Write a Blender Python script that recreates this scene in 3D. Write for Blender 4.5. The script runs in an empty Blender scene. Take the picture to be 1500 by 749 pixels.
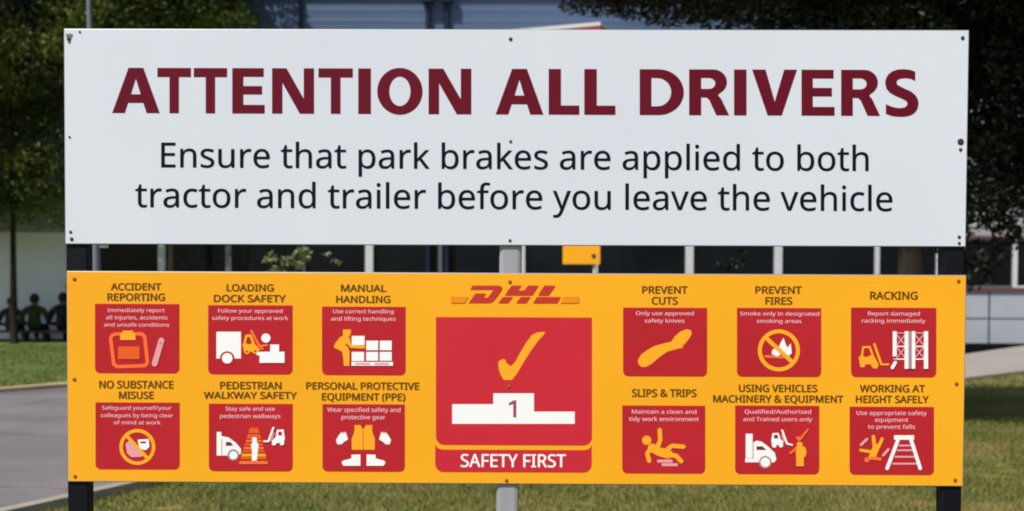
import bpy, bmesh, math, random
import numpy as np
from mathutils import Vector, Matrix, noise

R = math.radians
SC = bpy.context.scene
COL = SC.collection
random.seed(7)

# ------------------------------------------------------------------ camera, sky, sun, exposure
CAM = Vector((0.0314, -3.3314, 1.60))
FOC, PPX, PPY = 1800.0, 750.0, 464.0          # focal length and optical centre, in pixels of the 1500 px photograph
YAW, PITCH, ROLL = -0.0106, -0.0305, 0.0038
_f = Vector((math.sin(YAW)*math.cos(PITCH), math.cos(YAW)*math.cos(PITCH), math.sin(PITCH)))
_r0 = Vector((math.cos(YAW), -math.sin(YAW), 0)); _u0 = _r0.cross(_f)
_r = _r0*math.cos(ROLL) + _u0*math.sin(ROLL); _u = -_r0*math.sin(ROLL) + _u0*math.cos(ROLL)
cd = bpy.data.cameras.new('camera'); cam = bpy.data.objects.new('camera', cd); COL.objects.link(cam)
cam.matrix_world = Matrix(((_r.x,_u.x,-_f.x,CAM.x),(_r.y,_u.y,-_f.y,CAM.y),(_r.z,_u.z,-_f.z,CAM.z),(0,0,0,1)))
cd.sensor_width = 36; cd.lens = FOC*36/1500; cd.shift_y = (PPY-374.5)/1500
cd.clip_start = 0.05; cd.clip_end = 2000
cd.dof.use_dof = True; cd.dof.focus_distance = 3.33; cd.dof.aperture_fstop = 4.2
SC.camera = cam

SUN_EL, SUN_AZ = 52.0, -36.0                  # azimuth: degrees to the right of straight behind the camera
w = bpy.data.worlds.new('World'); SC.world = w; w.use_nodes = True
nt = w.node_tree; bg = nt.nodes['Background']
sky = nt.nodes.new('ShaderNodeTexSky'); sky.sky_type = 'NISHITA'; sky.sun_disc = False
sky.sun_elevation = R(SUN_EL); sky.sun_rotation = R(180 - SUN_AZ)
sky.air_density = 1.0; sky.dust_density = 1.5
nt.links.new(sky.outputs[0], bg.inputs[0]); bg.inputs[1].default_value = 0.085
sl = bpy.data.lights.new('sun', 'SUN'); sl.energy = 4.2; sl.angle = R(0.55); sl.color = (1.0, 0.955, 0.88)
so = bpy.data.objects.new('sun', sl); COL.objects.link(so)
_sd = Vector((math.sin(R(SUN_AZ))*math.cos(R(SUN_EL)), -math.cos(R(SUN_AZ))*math.cos(R(SUN_EL)), math.sin(R(SUN_EL))))
so.rotation_euler = _sd.to_track_quat('Z', 'Y').to_euler(); so.location = (8, -12, 20)
vs = SC.view_settings
vs.view_transform = 'Standard'; vs.look = 'None'; vs.gamma = 1; vs.use_curve_mapping = False
vs.exposure = 0.12
SC.cycles.pixel_filter_type = 'BLACKMAN_HARRIS'; SC.cycles.filter_width = 1.9
SC.cycles.max_bounces = 8; SC.cycles.use_denoising = True

# ------------------------------------------------------------------ measuring helpers: photo pixel -> point in the place
def ray(u, v): return (_f*FOC + _r*(u-PPX) + _u*(PPY-v)).normalized()
def A(u, v, y):                               # on the upright plane at depth y
    d = ray(u, v); t = (y-CAM.y)/d.y; return CAM + d*t
def G(u, v, z=0.0):                           # on the ground
    d = ray(u, v); t = (z-CAM.z)/d.z; return CAM + d*t
def B(u, v):                                  # on the face of the sign boards, as (x, z)
    p = A(u, v, 0.0); return (p.x, p.z)

# ------------------------------------------------------------------ materials
def lin(c):
    c /= 255.0
    return c/12.92 if c <= .04045 else ((c+.055)/1.055)**2.4
def rgb(r, g, b, k=1.0): return (min(1, lin(r)*k), min(1, lin(g)*k), min(1, lin(b)*k), 1)
def mat(name, c, rough=.6, spec=.4, metal=0, vary=0.0, scale=6, c2=None, bump=0, bscale=60, stretch=None, detail=4):
    m = bpy.data.materials.new(name); m.use_nodes = True
    n = m.node_tree.nodes; l = m.node_tree.links; p = n['Principled BSDF']
    p.inputs['Roughness'].default_value = rough; p.inputs['Metallic'].default_value = metal
    p.inputs['Specular IOR Level'].default_value = spec
    p.inputs['Base Color'].default_value = c
    if vary or c2 or bump:
        tc = n.new('ShaderNodeTexCoord'); src = tc.outputs['Object']
        if stretch:
            mp = n.new('ShaderNodeMapping'); mp.inputs['Scale'].default_value = stretch
            l.new(src, mp.inputs[0]); src = mp.outputs[0]
    if vary or c2:
        nz = n.new('ShaderNodeTexNoise'); nz.inputs['Scale'].default_value = scale; nz.inputs['Detail'].default_value = detail
        l.new(src, nz.inputs['Vector'])
        mx = n.new('ShaderNodeMix'); mx.data_type = 'RGBA'
        mr = n.new('ShaderNodeMapRange'); mr.inputs[1].default_value = .32; mr.inputs[2].default_value = .68
        l.new(nz.outputs[0], mr.inputs[0]); l.new(mr.outputs[0], mx.inputs[0])
        if c2 is None:
            c2 = tuple(min(1, x*(1+vary)) for x in c[:3])+(1,); ca = tuple(x*(1-vary) for x in c[:3])+(1,)
        else: ca = c
        mx.inputs[6].default_value = ca; mx.inputs[7].default_value = c2
        l.new(mx.outputs[2], p.inputs['Base Color'])
    if bump:
        nb = n.new('ShaderNodeTexNoise'); nb.inputs['Scale'].default_value = bscale; nb.inputs['Detail'].default_value = 5
        l.new(src, nb.inputs['Vector'])
        bp = n.new('ShaderNodeBump'); bp.inputs['Strength'].default_value = bump; bp.inputs['Distance'].default_value = .02
        l.new(nb.outputs[0], bp.inputs['Height']); l.new(bp.outputs[0], p.inputs['Normal'])
    return m
def leaf_mat(name, ca, cb, cc, trans=.25, nscale=.9):
    m = bpy.data.materials.new(name); m.use_nodes = True
    n = m.node_tree.nodes; l = m.node_tree.links; p = n['Principled BSDF']
    p.inputs['Roughness'].default_value = .55; p.inputs['Specular IOR Level'].default_value = .3
    g = n.new('ShaderNodeNewGeometry'); tc = n.new('ShaderNodeTexCoord'); nz = n.new('ShaderNodeTexNoise')
    nz.inputs['Scale'].default_value = nscale; nz.inputs['Detail'].default_value = 3
    l.new(tc.outputs['Object'], nz.inputs['Vector'])
    m1 = n.new('ShaderNodeMix'); m1.data_type = 'RGBA'; m1.inputs[6].default_value = ca; m1.inputs[7].default_value = cb
    l.new(g.outputs['Random Per Island'], m1.inputs[0])
    m2 = n.new('ShaderNodeMix'); m2.data_type = 'RGBA'; m2.inputs[7].default_value = cc
    mr = n.new('ShaderNodeMapRange'); mr.inputs[1].default_value = .48; mr.inputs[2].default_value = .66
    l.new(nz.outputs[0], mr.inputs[0]); l.new(mr.outputs[0], m2.inputs[0]); l.new(m1.outputs[2], m2.inputs[6])
    l.new(m2.outputs[2], p.inputs['Base Color'])
    tr = n.new('ShaderNodeBsdfTranslucent'); l.new(m2.outputs[2], tr.inputs[0])
    ms = n.new('ShaderNodeMixShader'); ms.inputs[0].default_value = trans
    l.new(p.outputs[0], ms.inputs[1]); l.new(tr.outputs[0], ms.inputs[2])
    l.new(ms.outputs[0], n['Material Output'].inputs[0])
    return m

# ------------------------------------------------------------------ object helpers (shapes are given in world coordinates)
def origin(o):
    v = Vector((0, 0, 0))
    while o is not None: v = v + o.location; o = o.parent
    return v
def tag(o, label=None, cat=None, group=None, kind=None):
    for k, v in (('label', label), ('category', cat), ('group', group), ('kind', kind)):
        if v: o[k] = v
    return o
def empty(name, loc, label, cat, group=None):
    o = bpy.data.objects.new(name, None); COL.objects.link(o); o.location = loc; o.empty_display_size = .2
    return tag(o, label, cat, group)
def put(name, me, mats, parent=None, label=None, base=None):
    if parent is not None: me.transform(Matrix.Translation(-origin(parent)))
    elif base is not None: me.transform(Matrix.Translation(-Vector(base)))
    o = bpy.data.objects.new(name, me); COL.objects.link(o)
    for m in (mats if isinstance(mats, (list, tuple)) else [mats]): me.materials.append(m)
    if parent is not None: o.parent = parent
    elif base is not None: o.location = base
    if label: o['label'] = label
    return o
class MB:
    def __init__(s): s.v = []; s.f = []; s.mi = []; s.sm = []
    def add(s, vs, fs, mi=0, sm=False):
        b = len(s.v); s.v += [tuple(x) for x in vs]
        for f in fs: s.f.append([i+b for i in f]); s.mi.append(mi); s.sm.append(sm)
        return s
    def box(s, x0, x1, y0, y1, z0, z1, mi=0):
        return s.add([(x0,y0,z0),(x1,y0,z0),(x1,y1,z0),(x0,y1,z0),(x0,y0,z1),(x1,y0,z1),(x1,y1,z1),(x0,y1,z1)],
              [(0,3,2,1),(4,5,6,7),(0,1,5,4),(1,2,6,5),(2,3,7,6),(3,0,4,7)], mi)
    def tube(s, pts, rad, n=12, mi=0, cap=True):
        pts = [Vector(p) for p in pts]; rings = []
        rad = rad if isinstance(rad, (list, tuple)) else [rad]*len(pts)
        b = []; ref = None
        for i, p in enumerate(pts):
            d = (pts[min(i+1, len(pts)-1)]-pts[max(i-1, 0)]).normalized()
            if ref is None or abs(ref.dot(d)) > .95: ref = Vector((1,0,0)) if abs(d.x) < .8 else Vector((0,1,0))
            a = (ref-d*ref.dot(d)).normalized(); c = d.cross(a); ref = a
            b += [p+(a*math.cos(2*math.pi*k/n)+c*math.sin(2*math.pi*k/n))*rad[i] for k in range(n)]
        fs = [(i*n+k, i*n+(k+1)%n, (i+1)*n+(k+1)%n, (i+1)*n+k) for i in range(len(pts)-1) for k in range(n)]
        s.add(b, fs, mi, True)
        if cap: s.add(b[:n], [tuple(range(n))[::-1]], mi); s.add(b[-n:], [tuple(range(n))], mi)
        return s
    def mesh(s):
        me = bpy.data.meshes.new('m'); me.from_pydata(s.v, [], s.f)
        for p, m, k in zip(me.polygons, s.mi, s.sm): p.material_index = m; p.use_smooth = k
        me.update(); return me
    def put(s, name, mats, parent=None, label=None, base=None, bevel=0):
        o = put(name, s.mesh(), mats, parent, label, base)
        if bevel:
            md = o.modifiers.new('bevel', 'BEVEL'); md.width = bevel; md.segments = 2; md.limit_method = 'ANGLE'
        return o
def sheet(name, pts, z, m, thick=0.0):
    """flat outline at height z; with thick it becomes a slab whose top is at z"""
    bm = bmesh.new(); f = bm.faces.new([bm.verts.new((p[0], p[1], z)) for p in pts]); bm.normal_update()
    if f.normal.z < 0: f.normal_flip()
    if thick:
        g = bmesh.ops.extrude_face_region(bm, geom=[f])
        for e in g['geom']:
            if isinstance(e, bmesh.types.BMVert): e.co.z -= thick
    bmesh.ops.triangulate(bm, faces=[x for x in bm.faces if len(x.verts) > 4])
    bmesh.ops.recalc_face_normals(bm, faces=bm.faces)
    me = bpy.data.meshes.new('m'); bm.to_mesh(me); bm.free()
    return put(name, me, m)

# ------------------------------------------------------------------ printed lettering and pictograms on the boards
GLYPH = {"&":[732,[304,725,338,723,369,717,397,706,420,692,440,675,456,654,468,630,475,602,477,571,473,531,459,495,436,464,407,436,373,409,334,384,527,198,569,269,597,357,686,357,646,238,628,203,608,171,584,142,730,0,611,0,524,84,457,35,377,2,278,-10,234,-7,194,0,159,12,127,30,101,52,80,79,65,110,56,146,53,186,55,218,61,248,71,274,86,298,103,320,125,340,207,396,166,446,133,502,120,569,122,600,130,628,142,653,159,674,180,692,205,706,235,717,268,723],[260,341,198,298,159,251,151,233,147,212,145,189,149,155,161,125,182,101,209,83,242,72,281,68,322,70,358,77,391,89,468,139],[301,653,275,651,252,643,232,631,218,614,209,594,206,570,208,547,214,524,225,503,280,436,316,458,344,480,365,500,379,522,387,545,390,571,387,594,379,613,366,630,348,643,326,650]],"(":[300,[40,274,42,328,47,382,56,434,68,485,84,535,104,583,128,629,156,673,187,714,270,714,227,649,192,580,164,507,145,431,133,354,129,275,131,224,136,173,145,122,157,72,173,23,192,-24,214,-71,240,-115,269,-158,187,-158,156,-117,128,-75,104,-29,84,18,68,66,56,117,47,169,42,221]],")":[300,[260,274,258,221,253,169,244,117,232,67,216,18,196,-29,173,-75,145,-118,113,-158,31,-158,60,-115,86,-71,108,-24,127,23,143,72,155,122,164,173,169,224,171,275,169,327,164,379,155,431,143,482,127,531,108,580,86,627,60,672,30,714,113,714,145,673,173,629,196,583,216,535,232,485,244,434,253,382,258,328]],",":[268,[192,105,169,29,138,-52,106,-129,41,-129,60,-48,78,38,91,116,185,116]],"/":[372,[362,714,96,0,10,0,276,714]],"1":[572,[355,0,269,0,269,499,269,548,271,585,273,622,244,595,211,567,135,505,89,564,282,714,355,714]],"A":[639,[545,0,459,221,176,221,91,0,0,0,279,717,360,717,638,0],[352,517,342,546,328,589,318,624,307,583,296,546,287,517,206,301,432,301]],"B":[650,[301,714,383,710,451,696,503,674,542,642,564,596,572,537,570,510,565,485,556,462,545,442,529,424,510,408,489,396,464,386,436,379,436,374,517,348,540,334,559,316,575,294,587,268,594,238,596,203,593,162,583,125,566,92,543,65,515,42,480,23,441,10,397,3,348,0,97,0,97,714],[319,410,374,413,416,423,445,439,464,462,475,492,479,527,474,563,461,591,437,611,404,626,360,634,305,637,187,637,187,410],[187,335,187,76,331,76,388,80,432,92,463,113,484,140,496,173,500,210,498,234,493,256,483,276,470,293,452,308,428,319,400,328,365,333,324,335]],"C":[632,[403,645,366,643,332,636,300,625,271,610,245,591,222,568,202,542,186,511,173,477,164,440,158,400,156,357,159,301,168,250,183,204,205,164,232,131,265,104,305,85,350,73,402,69,491,77,573,97,573,19,490,-3,389,-10,320,-5,260,10,207,35,162,69,126,112,97,163,77,222,65,287,61,358,64,410,71,460,83,506,101,549,123,587,149,622,181,652,217,677,257,698,302,712,351,721,404,724,510,713,601,682,565,606,491,633]],"D":[730,[669,364,664,288,649,221,624,163,591,113,548,73,497,41,438,18,371,5,296,0,97,0,97,714,317,714,386,710,448,696,504,674,553,643,593,604,626,556,650,501,664,436],[574,361,571,421,560,473,542,517,518,554,488,584,450,607,407,624,359,634,304,637,187,637,187,77,284,77,373,85,445,109,501,148,542,204,566,275]],"E":[556,[496,0,97,0,97,714,496,714,496,635,187,635,187,412,478,412,478,334,187,334,187,79,496,79]],"F":[519,[187,0,97,0,97,714,496,714,496,635,187,635,187,382,477,382,477,303,187,303]],"G":[728,[407,377,654,377,654,27,537,-1,403,-10,333,-5,271,10,216,34,169,68,131,111,100,161,79,220,65,285,61,357,66,428,81,493,105,551,139,602,181,644,231,678,290,704,357,719,431,724,544,713,644,682,610,604,524,633,426,645,372,641,323,629,280,610,243,583,212,550,187,510,169,465,159,414,155,357,158,302,167,252,182,206,204,166,233,132,269,104,312,84,364,72,424,68,504,73,564,85,564,297,407,297]],"H":[741,[643,0,553,0,553,333,187,333,187,0,97,0,97,714,187,714,187,412,553,412,553,714,643,714]],"I":[339,[298,0,40,0,40,52,124,71,124,642,40,662,40,714,298,714,298,662,214,642,214,71,298,52]],"K":[619,[619,0,513,0,260,341,187,277,187,0,97,0,97,714,187,714,187,362,248,430,310,498,503,714,608,714,325,403]],"L":[524,[97,0,97,714,187,714,187,80,499,80,499,0]],"M":[907,[412,0,177,626,173,626,176,575,179,507,180,433,180,0,97,0,97,714,230,714,450,129,454,129,678,714,810,714,810,0,721,0,721,439,722,508,725,573,728,625,724,625,486,0]],"N":[760,[663,0,558,0,176,593,172,593,175,538,178,471,180,399,180,0,97,0,97,714,201,714,582,123,586,123,583,171,580,241,579,311,579,714,663,714]],"O":[781,[720,358,718,304,711,254,699,207,683,165,662,126,636,91,607,61,572,36,533,16,490,2,443,-7,391,-10,337,-7,289,2,245,16,206,37,172,62,142,91,117,126,97,165,81,208,70,255,63,305,61,359,65,429,77,493,97,551,125,602,162,644,206,679,260,705,322,720,392,725,460,720,520,705,572,679,617,645,654,602,682,551,703,493,716,429],[156,358,159,301,167,249,181,203,201,163,227,130,258,103,297,84,341,72,391,68,442,72,486,84,523,103,555,130,580,163,600,203,614,249,622,301,625,358,619,441,600,512,569,569,524,612,465,637,392,646,341,642,297,631,258,611,227,585,201,552,181,512,167,467,159,415]],"P":[605,[286,714,371,708,439,690,490,659,526,617,547,566,554,504,539,419,528,393,512,369,492,347,468,327,438,310,404,296,365,286,320,280,269,278,187,278,187,0,97,0,97,714],[278,637,187,637,187,355,259,355,302,357,339,361,372,369,399,381,422,397,439,416,451,440,459,468,461,500,456,542,441,576,417,603,382,622,336,633]],"Q":[781,[720,358,717,302,710,249,697,200,678,155,655,115,627,80,594,50,555,26,512,8,683,-170,554,-170,416,-9,403,-9,391,-10,337,-7,289,2,245,16,206,37,172,62,142,91,117,126,97,165,81,208,70,255,63,305,61,359,65,429,77,493,97,551,125,602,162,644,206,679,260,705,322,720,392,725,460,720,520,705,572,679,617,645,654,602,682,551,703,493,716,429],[156,358,159,301,167,249,181,203,201,163,227,130,258,103,297,84,341,72,391,68,442,72,486,84,523,103,555,130,580,163,600,203,614,249,622,301,625,358,619,441,600,512,569,569,524,612,465,637,392,646,341,642,297,631,258,611,227,585,201,552,181,512,167,467,159,415]],"R":[622,[294,714,350,712,399,704,440,691,476,674,504,652,526,624,542,591,551,554,554,511,552,475,545,443,533,416,518,392,500,372,479,355,411,320,607,0,502,0,329,295,187,295,187,0,97,0,97,714],[289,636,187,636,187,371,294,371,347,375,389,386,421,405,443,432,457,466,461,507,459,536,453,561,442,582,428,599,409,613,386,623,358,630,326,635]],"S":[549,[502,191,499,151,488,114,471,82,447,55,418,32,382,14,342,1,297,-7,247,-10,171,-6,104,5,51,24,51,110,140,81,251,68,284,70,314,74,340,82,362,93,380,106,394,122,404,140,410,161,412,183,410,205,405,225,397,242,385,258,367,272,345,286,244,330,163,366,106,411,71,468,60,542,63,578,73,611,89,639,111,664,138,685,169,702,206,714,245,722,288,724,396,713,485,684,457,607,376,634,286,645,258,644,233,639,211,632,193,622,178,610,166,595,158,579,153,561,151,541,153,518,158,498,166,481,178,466,194,451,215,438,307,397,413,347,440,329,462,308,479,284,492,257,499,226]],"T":[556,[323,0,233,0,233,635,10,635,10,714,545,714,545,635,323,635]],"U":[731,[640,252,637,204,627,160,610,118,587,82,556,50,518,24,474,5,422,-6,362,-10,280,-2,213,22,159,62,121,116,98,180,90,254,90,714,180,714,180,251,185,197,201,152,226,116,263,89,310,73,367,68,408,71,443,78,472,91,497,109,517,131,532,156,543,186,549,217,551,252,551,714,640,714]],"V":[600,[600,714,345,0,255,0,0,714,94,714,255,256,274,200,288,148,300,100,311,149,326,201,345,258,505,714]],"W":[930,[917,714,727,0,636,0,497,468,485,511,474,553,465,587,461,609,457,587,450,553,439,510,427,465,292,0,201,0,12,714,106,714,217,278,228,232,237,188,245,147,251,108,257,149,266,192,277,238,289,283,415,714,508,714,639,280,652,233,663,188,671,145,678,108,686,160,698,218,713,279,823,714]],"Y":[566,[283,363,469,714,566,714,328,277,328,0,238,0,238,273,0,714,98,714]],"a":[561,[288,545,348,540,396,526,433,502,459,468,475,422,480,365,480,0,416,0,399,76,395,76,347,27,291,-1,215,-10,184,-8,155,-2,128,7,105,20,84,38,68,59,56,85,48,115,46,149,53,198,74,239,109,272,159,297,223,313,303,320,394,323,394,355,391,395,381,426,365,448,343,462,316,471,283,474,203,461,132,433,105,499,188,531],[314,259,254,254,208,243,175,227,154,206,141,179,137,148,140,121,149,99,164,82,185,70,208,63,235,61,278,65,315,78,348,98,373,128,388,167,393,214,393,262]],"b":[615,[173,575,171,511,168,465,173,465,190,486,211,505,236,522,265,535,300,542,339,545,401,537,455,514,499,475,533,422,553,352,560,268,557,210,548,159,532,114,512,76,486,45,455,21,420,4,381,-7,339,-10,300,-7,265,0,236,13,211,29,190,48,173,68,166,68,148,0,85,0,85,760,173,760],[324,472,289,470,259,462,234,450,214,434,198,412,187,384,179,352,175,314,173,271,173,267,177,206,187,156,205,115,233,86,274,69,326,63,370,69,406,87,433,116,453,157,465,208,469,269,465,331,453,381,433,421,406,449,369,466]],"c":[480,[300,-10,254,-7,212,3,173,19,139,42,110,72,86,109,69,153,59,205,55,265,59,327,70,381,88,426,113,464,142,494,177,517,217,533,260,543,306,546,385,537,447,517,420,444,364,461,304,469,270,466,240,459,215,446,194,428,176,406,163,378,154,346,148,308,146,266,148,225,154,189,163,157,176,129,193,107,214,89,239,76,267,69,299,66,376,75,438,97,438,19,378,-2]],"d":[615,[275,-10,213,-2,159,21,115,59,82,113,62,183,55,267,62,352,82,421,115,475,160,515,214,538,276,546,349,535,403,507,442,467,448,467,444,505,442,546,442,760,530,760,530,0,459,0,446,72,442,72,403,30,349,1],[289,63,340,68,380,84,408,109,428,146,439,193,443,250,443,266,439,328,428,379,410,419,382,449,341,467,288,473,245,467,209,448,181,416,162,375,150,324,146,265,150,206,162,156,181,116,209,87,245,69]],"e":[564,[292,546,336,543,375,533,410,516,441,493,466,465,486,431,501,393,510,351,513,304,513,251,146,251,152,195,168,149,192,112,226,86,268,70,317,65,407,74,489,102,489,25,408,-1,313,-10,264,-7,219,4,178,21,142,45,112,76,87,113,69,158,59,208,55,264,58,320,68,370,84,415,107,454,135,486,167,512,205,531,247,542],[291,474,252,469,219,456,191,433,170,403,156,365,148,321,421,321,419,350,415,377,407,401,396,422,382,440,365,454,344,465,319,472]],"f":[344,[332,468,197,468,197,0,109,0,109,468,15,468,15,509,109,539,109,570,111,613,118,650,129,682,145,708,165,729,189,745,217,756,248,763,283,765,341,759,387,747,364,678,327,688,284,693,257,690,235,680,218,663,207,640,199,609,197,571,197,536,332,536]],"g":[615,[275,546,309,544,341,537,370,526,397,510,422,490,443,465,448,465,460,536,530,536,530,-9,527,-57,518,-99,504,-136,484,-168,457,-194,425,-214,386,-228,341,-237,290,-240,183,-231,97,-206,97,-125,186,-156,295,-167,338,-163,374,-149,403,-126,425,-96,439,-59,443,-16,443,5,444,40,446,71,442,71,422,46,399,26,373,10,343,-1,311,-8,276,-10,212,-2,158,22,113,63,81,118,61,186,55,267,61,347,81,414,113,470,157,512,211,538],[287,472,258,469,233,461,210,448,191,430,175,406,163,378,153,345,148,308,146,266,150,205,162,155,182,114,211,85,246,68,289,62,359,72,377,81,393,92,407,105,435,163,444,246,444,267,442,313,437,352,427,385,414,412,397,434,376,451,351,463,321,470]],"h":[618,[173,537,171,498,168,462,174,462,217,508,275,535,341,545,382,543,418,536,449,524,476,508,498,487,515,461,527,429,535,392,537,349,537,0,450,0,450,343,447,383,437,415,421,440,398,458,368,468,330,472,293,469,262,462,236,449,215,432,199,410,187,383,179,352,175,317,173,277,173,0,85,0,85,760,173,760]],"i":[258,[173,536,173,0,85,0,85,536],[130,737,165,723,174,713,179,699,181,681,179,664,174,650,165,639,130,625,116,627,104,631,93,639,85,650,80,664,78,681,80,699,85,713,93,723,104,731,116,736]],"j":[258,[22,-240,-22,-236,-55,-228,-55,-157,-24,-164,11,-167,31,-165,49,-159,64,-149,76,-134,83,-112,85,-83,85,536,173,536,173,-80,171,-112,166,-140,157,-166,144,-188,128,-206,108,-221,84,-232,55,-238],[78,681,80,699,85,713,93,723,104,731,116,736,130,737,165,723,174,713,179,699,181,681,179,664,174,650,165,639,130,625,116,627,104,631,93,639,85,650,80,664]],"k":[534,[172,363,171,321,168,276,172,276,190,299,214,329,236,355,407,536,510,536,293,307,525,0,419,0,233,250,172,197,172,0,85,0,85,760,172,760]],"l":[258,[173,0,85,0,85,760,173,760]],"m":[935,[673,546,729,541,774,525,809,499,834,462,849,412,854,349,854,0,767,0,767,345,764,384,755,415,740,440,720,458,692,468,658,472,611,467,574,452,546,427,528,392,517,349,513,296,513,0,426,0,426,345,414,415,405,433,393,447,378,458,360,466,340,470,316,472,283,469,254,462,231,449,212,432,197,410,186,384,179,353,175,318,173,278,173,0,85,0,85,536,156,536,169,463,174,463,215,509,270,537,332,546,371,544,406,536,435,524,461,507,481,484,496,456,501,456,521,484,546,507,574,524,606,536,639,544]],"n":[618,[343,546,402,541,450,525,488,499,515,462,532,412,537,349,537,0,450,0,450,343,447,383,437,415,421,440,398,458,368,468,330,472,277,466,236,450,207,422,188,384,177,336,173,278,173,0,85,0,85,536,156,536,169,463,174,463,218,509,277,537]],"o":[605,[551,269,549,226,543,187,533,150,520,118,504,89,483,63,460,41,434,23,405,8,372,-2,338,-8,301,-10,267,-8,234,-2,203,8,174,23,148,41,125,63,105,89,87,118,73,150,63,187,57,226,55,269,58,325,68,375,85,419,108,457,137,489,171,513,211,532,255,542,304,546,351,542,394,532,432,513,467,489,496,457,519,419,537,375,548,325],[146,269,148,229,153,192,163,159,176,131,193,107,214,88,239,74,269,66,303,63,337,66,367,74,392,88,413,107,430,131,443,159,453,192,458,229,460,269,458,310,452,346,443,378,430,406,413,429,391,447,366,461,336,469,302,472,252,466,213,448,183,418,162,377,150,328]],"p":[615,[340,546,402,538,455,515,499,477,533,423,553,354,560,269,557,211,548,160,532,115,512,77,486,46,455,21,421,4,382,-6,339,-10,266,1,211,29,173,68,167,68,171,25,173,-20,173,-240,85,-240,85,536,157,536,169,463,173,463,211,505,265,535],[324,472,290,470,261,463,237,451,217,436,201,415,189,390,181,360,175,326,173,286,173,269,175,227,179,190,187,157,198,129,214,105,234,87,260,74,290,66,326,63,357,66,384,75,406,90,426,110,441,135,453,163,462,196,467,231,469,270,465,327,453,376,433,417,406,448,369,466]],"q":[615,[442,-11,443,31,447,72,441,72,424,50,403,31,377,14,348,1,313,-7,273,-10,212,-2,160,21,115,59,82,113,62,183,55,267,58,325,67,376,83,421,104,459,130,490,161,514,196,532,234,542,276,546,315,543,350,535,379,522,404,505,425,485,443,463,447,463,460,536,530,536,530,-240,442,-240],[290,63,324,65,354,72,378,83,399,99,415,119,427,144,435,174,441,209,443,248,443,266,439,328,428,380,409,420,380,450,340,467,288,473,244,467,208,448,181,416,162,375,150,324,146,265,150,206,162,157,181,116,209,87,245,69]],"r":[413,[335,546,367,544,398,540,387,459,358,464,329,466,270,453,220,416,185,360,173,286,173,0,85,0,85,536,157,536,167,438,171,438,212,492,267,531,288,540,311,544]],"s":[479,[434,148,431,115,422,86,408,61,388,40,364,22,334,8,300,-2,262,-8,220,-10,123,-1,52,24,52,104,129,74,222,61,263,63,295,71,319,82,336,98,346,118,349,140,338,176,298,208,217,244,128,284,105,298,86,314,71,332,60,352,53,376,51,404,57,446,76,481,106,509,147,530,196,542,252,546,343,536,423,510,393,440,322,464,246,474,213,472,185,466,163,456,148,443,138,428,135,409,148,371,191,341,273,307,360,268,382,254,400,238,415,219,426,199,432,175]],"t":[361,[264,62,305,65,339,73,339,6,299,-5,249,-10,222,-8,196,-4,171,4,149,17,130,33,114,55,102,82,94,116,92,156,92,468,16,468,16,510,93,545,128,659,180,659,180,536,335,536,335,468,180,468,180,158,183,128,190,104,203,85,221,72,241,65]],"u":[618,[533,536,533,0,461,0,448,71,444,71,400,25,341,-1,274,-10,234,-8,198,-1,167,10,140,27,118,48,101,74,89,105,81,142,79,185,79,536,168,536,168,191,171,152,181,120,197,95,220,77,250,67,287,63,324,65,356,73,381,85,402,103,419,125,430,151,439,183,443,218,445,257,445,536]],"v":[508,[203,0,0,536,94,536,208,220,225,171,241,119,251,78,255,78,266,120,283,172,300,220,414,536,508,536,304,0]],"w":[786,[431,303,419,344,408,383,400,418,394,445,390,445,384,418,376,383,366,343,354,302,258,1,158,1,11,537,102,537,176,251,191,192,203,136,211,91,215,91,222,121,230,159,240,199,251,235,346,537,442,537,534,235,548,186,562,135,570,92,574,92,581,134,594,190,610,251,685,537,775,537,626,1,523,1]],"y":[510,[1,536,95,536,211,231,229,179,245,130,256,85,260,85,279,150,306,232,415,536,510,536,279,-74,234,-161,216,-185,196,-204,172,-219,146,-231,117,-238,84,-240,42,-237,11,-232,11,-162,37,-166,70,-168,123,-156,162,-123,189,-73,217,-2]]," ":[260]}
JOBS = []
def flat(name, loops, m, parent, y, off=0.0, label=None):
    """closed outlines (x, z) filled as one flat print at depth y; loops inside loops are holes"""
    c = bpy.data.curves.new('c', 'CURVE'); c.dimensions = '2D'; c.fill_mode = 'FRONT'; 
    for lp in loops:
        s = c.splines.new('POLY'); s.points.add(len(lp)-1)
        for q, p in zip(s.points, lp): q.co = (p[0]*100, p[1]*100, 0, 1)
        s.use_cyclic_u = True
    o = bpy.data.objects.new('c', c); COL.objects.link(o); JOBS.append((o, name, m, parent, y, label, off))
def flush_prints():
    bpy.context.view_layer.update(); dg = bpy.context.evaluated_depsgraph_get()
    for o, name, m, parent, y, label, off in JOBS:
        me = bpy.data.meshes.new_from_object(o.evaluated_get(dg))
        me.materials.clear()
        me.transform(Matrix(((.01,0,0,0),(0,0,-.01,y),(0,.01,0,0),(0,0,0,1))))
        if off:                                   # heavier strokes: the same print again, a hair aside and a hair prouder
            bm = bmesh.new()
            for k, (dx, dz) in enumerate(((-off, 0), (off, 0), (0, off*.7), (0, -off*.7))):
                m2 = me.copy(); m2.transform(Matrix.Translation((dx, -.00003*k, dz))); bm.from_mesh(m2); bpy.data.meshes.remove(m2)
            bm.to_mesh(me); bm.free()
        put(name, me, m, parent, label)
        c = o.data; bpy.data.objects.remove(o); bpy.data.curves.remove(c)
    JOBS.clear()
SLOPE = 0.0027
def text_loops(body, u0, u1, vtop, vbase, track=0):
    """outlines of one line of lettering whose capitals stand between the photo rows vtop and vbase, from column u0 to u1"""
    return [l for wd in text_words(body, u0, u1, vtop, vbase, track) for l in wd]
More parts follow.
